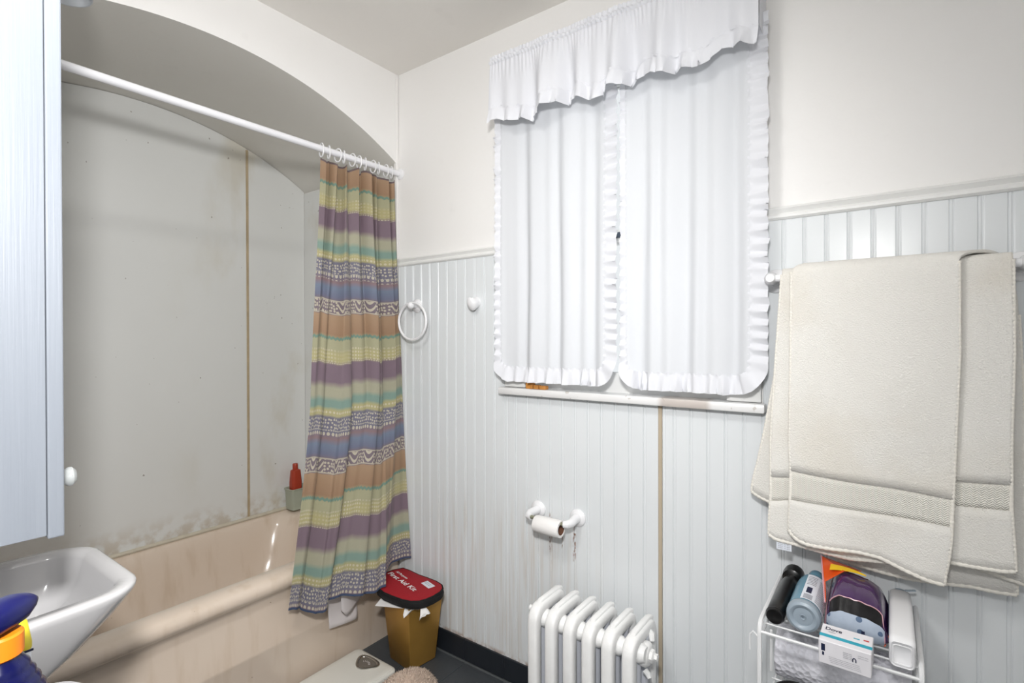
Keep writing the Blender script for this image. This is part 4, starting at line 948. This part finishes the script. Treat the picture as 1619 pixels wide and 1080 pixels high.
# ------------------------------------------------------------------ cabinet and lamp on the back wall
CX1 = .66; CY = -1.3085; CZ = .960
cb_ = empty('wall_cabinet', (.51, YB, CZ), 'white painted wall cabinet at the left edge of view', 'cabinet')
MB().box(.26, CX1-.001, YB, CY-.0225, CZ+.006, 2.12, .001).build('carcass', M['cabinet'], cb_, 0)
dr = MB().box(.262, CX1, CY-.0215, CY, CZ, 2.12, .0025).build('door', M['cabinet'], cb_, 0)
kb = MB().lathe([(.007, 0), (.006, .008), (.012, .011), (.0165, .017), (.0165, .022), (.012, .027), (.001, .029)], 20, axis((.605, CY, 1.045), (.605, CY+1, 1.045)))
kb.build('knob', simple('clear_glass_knob', sr(226, 230, 230), .15, .02, 10, Transmission_Weight=.4), dr)
vl = empty('wall_lamp', (.25, YB, 1.98), 'glass-shaded wall lamp mostly hidden behind the cabinet', 'lamp')
MB().lathe([(.05, 0), (.05, .012), (.02, .02)], 20, axis((.34, YB, 2.10), (.34, YB+1, 2.10))).build('wall_plate', M['chrome'], vl)
MB().tube([(.34, YB+.015, 2.10), (.34, -1.45, 2.13), (.34, -1.29, 2.14), (.34, -1.235, 2.11)], .008, 10).build('arm', M['chrome'], vl)
MB().lathe([(.02, .09), (.028, .085), (.040, .05), (.05, .01), (.053, 0), (.050, 0), (.046, .012), (.036, .05), (.022, .08)], 28, TR((.34, -1.235, 2.02))).build('shade', M['frost_glass'], vl)

# ------------------------------------------------------------------ toilet tank and the bottles on it
to = empty('toilet_tank', (.95, -1.47, .4), 'white toilet tank with its lid below the cabinet', 'toilet')
MB().loft([rr(.755, 1.185, YB+.004, -1.345, .03, .40), rr(.735, 1.205, YB+.004, -1.325, .035, .73)]).build('tank', M['porcelain'], to, 50)
MB().loft([rr(.722, 1.218, YB+.002, -1.313, .045, .731), rr(.716, 1.224, YB+.002, -1.307, .048, .738), rr(.716, 1.224, YB+.002, -1.307, .048, .752), rr(.726, 1.214, YB+.006, -1.317, .04, .760)]).build('lid', M['porcelain'], to, 60)
LZ = .7605
sp = empty('spray_bottle', (1.10, -1.459, LZ), 'cobalt blue spray bottle with an orange collar and navy trigger head', 'bottle')
BX, BY = 1.10, -1.4585
def bring(rx, z, wob=0): return [(BX+rx*1.0*math.cos(a), BY+rx*.96*math.sin(a), z) for a in [2*PI*k_/36 for k_ in range(36)]]
prof_ = [(.044, LZ), (.048, LZ+.006), (.049, LZ+.08), (.048, LZ+.12)]
for i in range(40):
    q = i/39; zz3 = LZ+.12+.108*q; rr3 = .048-.0285*q**2.1
    prof_.append((rr3+.0008*math.sin(i*PI*.66), zz3))
prof_ += [(.0155, .9925), (.0145, .996)]
MB().loft([bring(r_, z_) for r_, z_ in prof_]).build('body', M['blue_bottle'], sp, 60)
MB().lathe([(.0165, .9930), (.0182, .9945), (.0182, 1.0125), (.0165, 1.0145)], 28, TR((BX, BY, 0))).build('collar', M['orange'], sp, 40)
hdir = Vector((-.62, .78, 0)).normalized(); hd_ = []
side = Vector((hdir.y, -hdir.x, 0))
for q, hw, zb_, zt_ in ((-.030, .008, 1.020, 1.034), (-.024, .013, 1.0155, 1.0405), (-.010, .0165, 1.0155, 1.0435), (.006, .0165, 1.0155, 1.0435), (.018, .015, 1.0165, 1.042), (.028, .012, 1.022, 1.0385), (.034, .008, 1.026, 1.034), (.0365, .003, 1.0285, 1.0315)):
    cz3, hz = (zb_+zt_)/2, (zt_-zb_)/2
    hd_.append([Vector((BX, BY, cz3))+hdir*q+side*hw*math.copysign(abs(math.cos(a))**.8, math.cos(a))+Vector((0, 0, hz*math.copysign(abs(math.sin(a))**.8, math.sin(a)))) for a in [2*PI*k_/20 for k_ in range(20)]])
MB().loft(hd_).build('trigger_head', M['blue_head'], sp, 70)
yb_ = empty('cleaner_bottle', (.965, -1.43, LZ), 'yellow and white bottle half hidden behind the blue spray bottle', 'bottle')
YX, YY = .985, -1.4375
MB().loft([rr(YX-.03, YX+.03, YY-.02, YY+.02, .015, LZ), rr(YX-.031, YX+.031, YY-.021, YY+.021, .015, .955), rr(YX-.024, YX+.024, YY-.017, YY+.017, .014, .968), rr(YX-.014, YX+.014, YY-.012, YY+.012, .011, .972)]).build('body', M['label_white'], yb_, 50)
MB().loft([rr(YX-.0315, YX+.0315, YY-.0215, YY+.0215, .015, .950), rr(YX-.0315, YX+.0315, YY-.0215, YY+.0215, .015, .956), rr(YX-.026, YX+.026, YY-.019, YY+.019, .015, .9765), rr(YX-.012, YX+.012, YY-.012, YY+.012, .010, .983)]).build('cap', M['yellow'], yb_, 50)
MB().box(YX+.0312, YX+.0318, YY+.006, YY+.012, .915, .948, .0002).box(YX+.0312, YX+.0318, YY-.004, YY+.02, .950, .9525, .0002).build('label_mark', M['ink_navy'], yb_, 0)
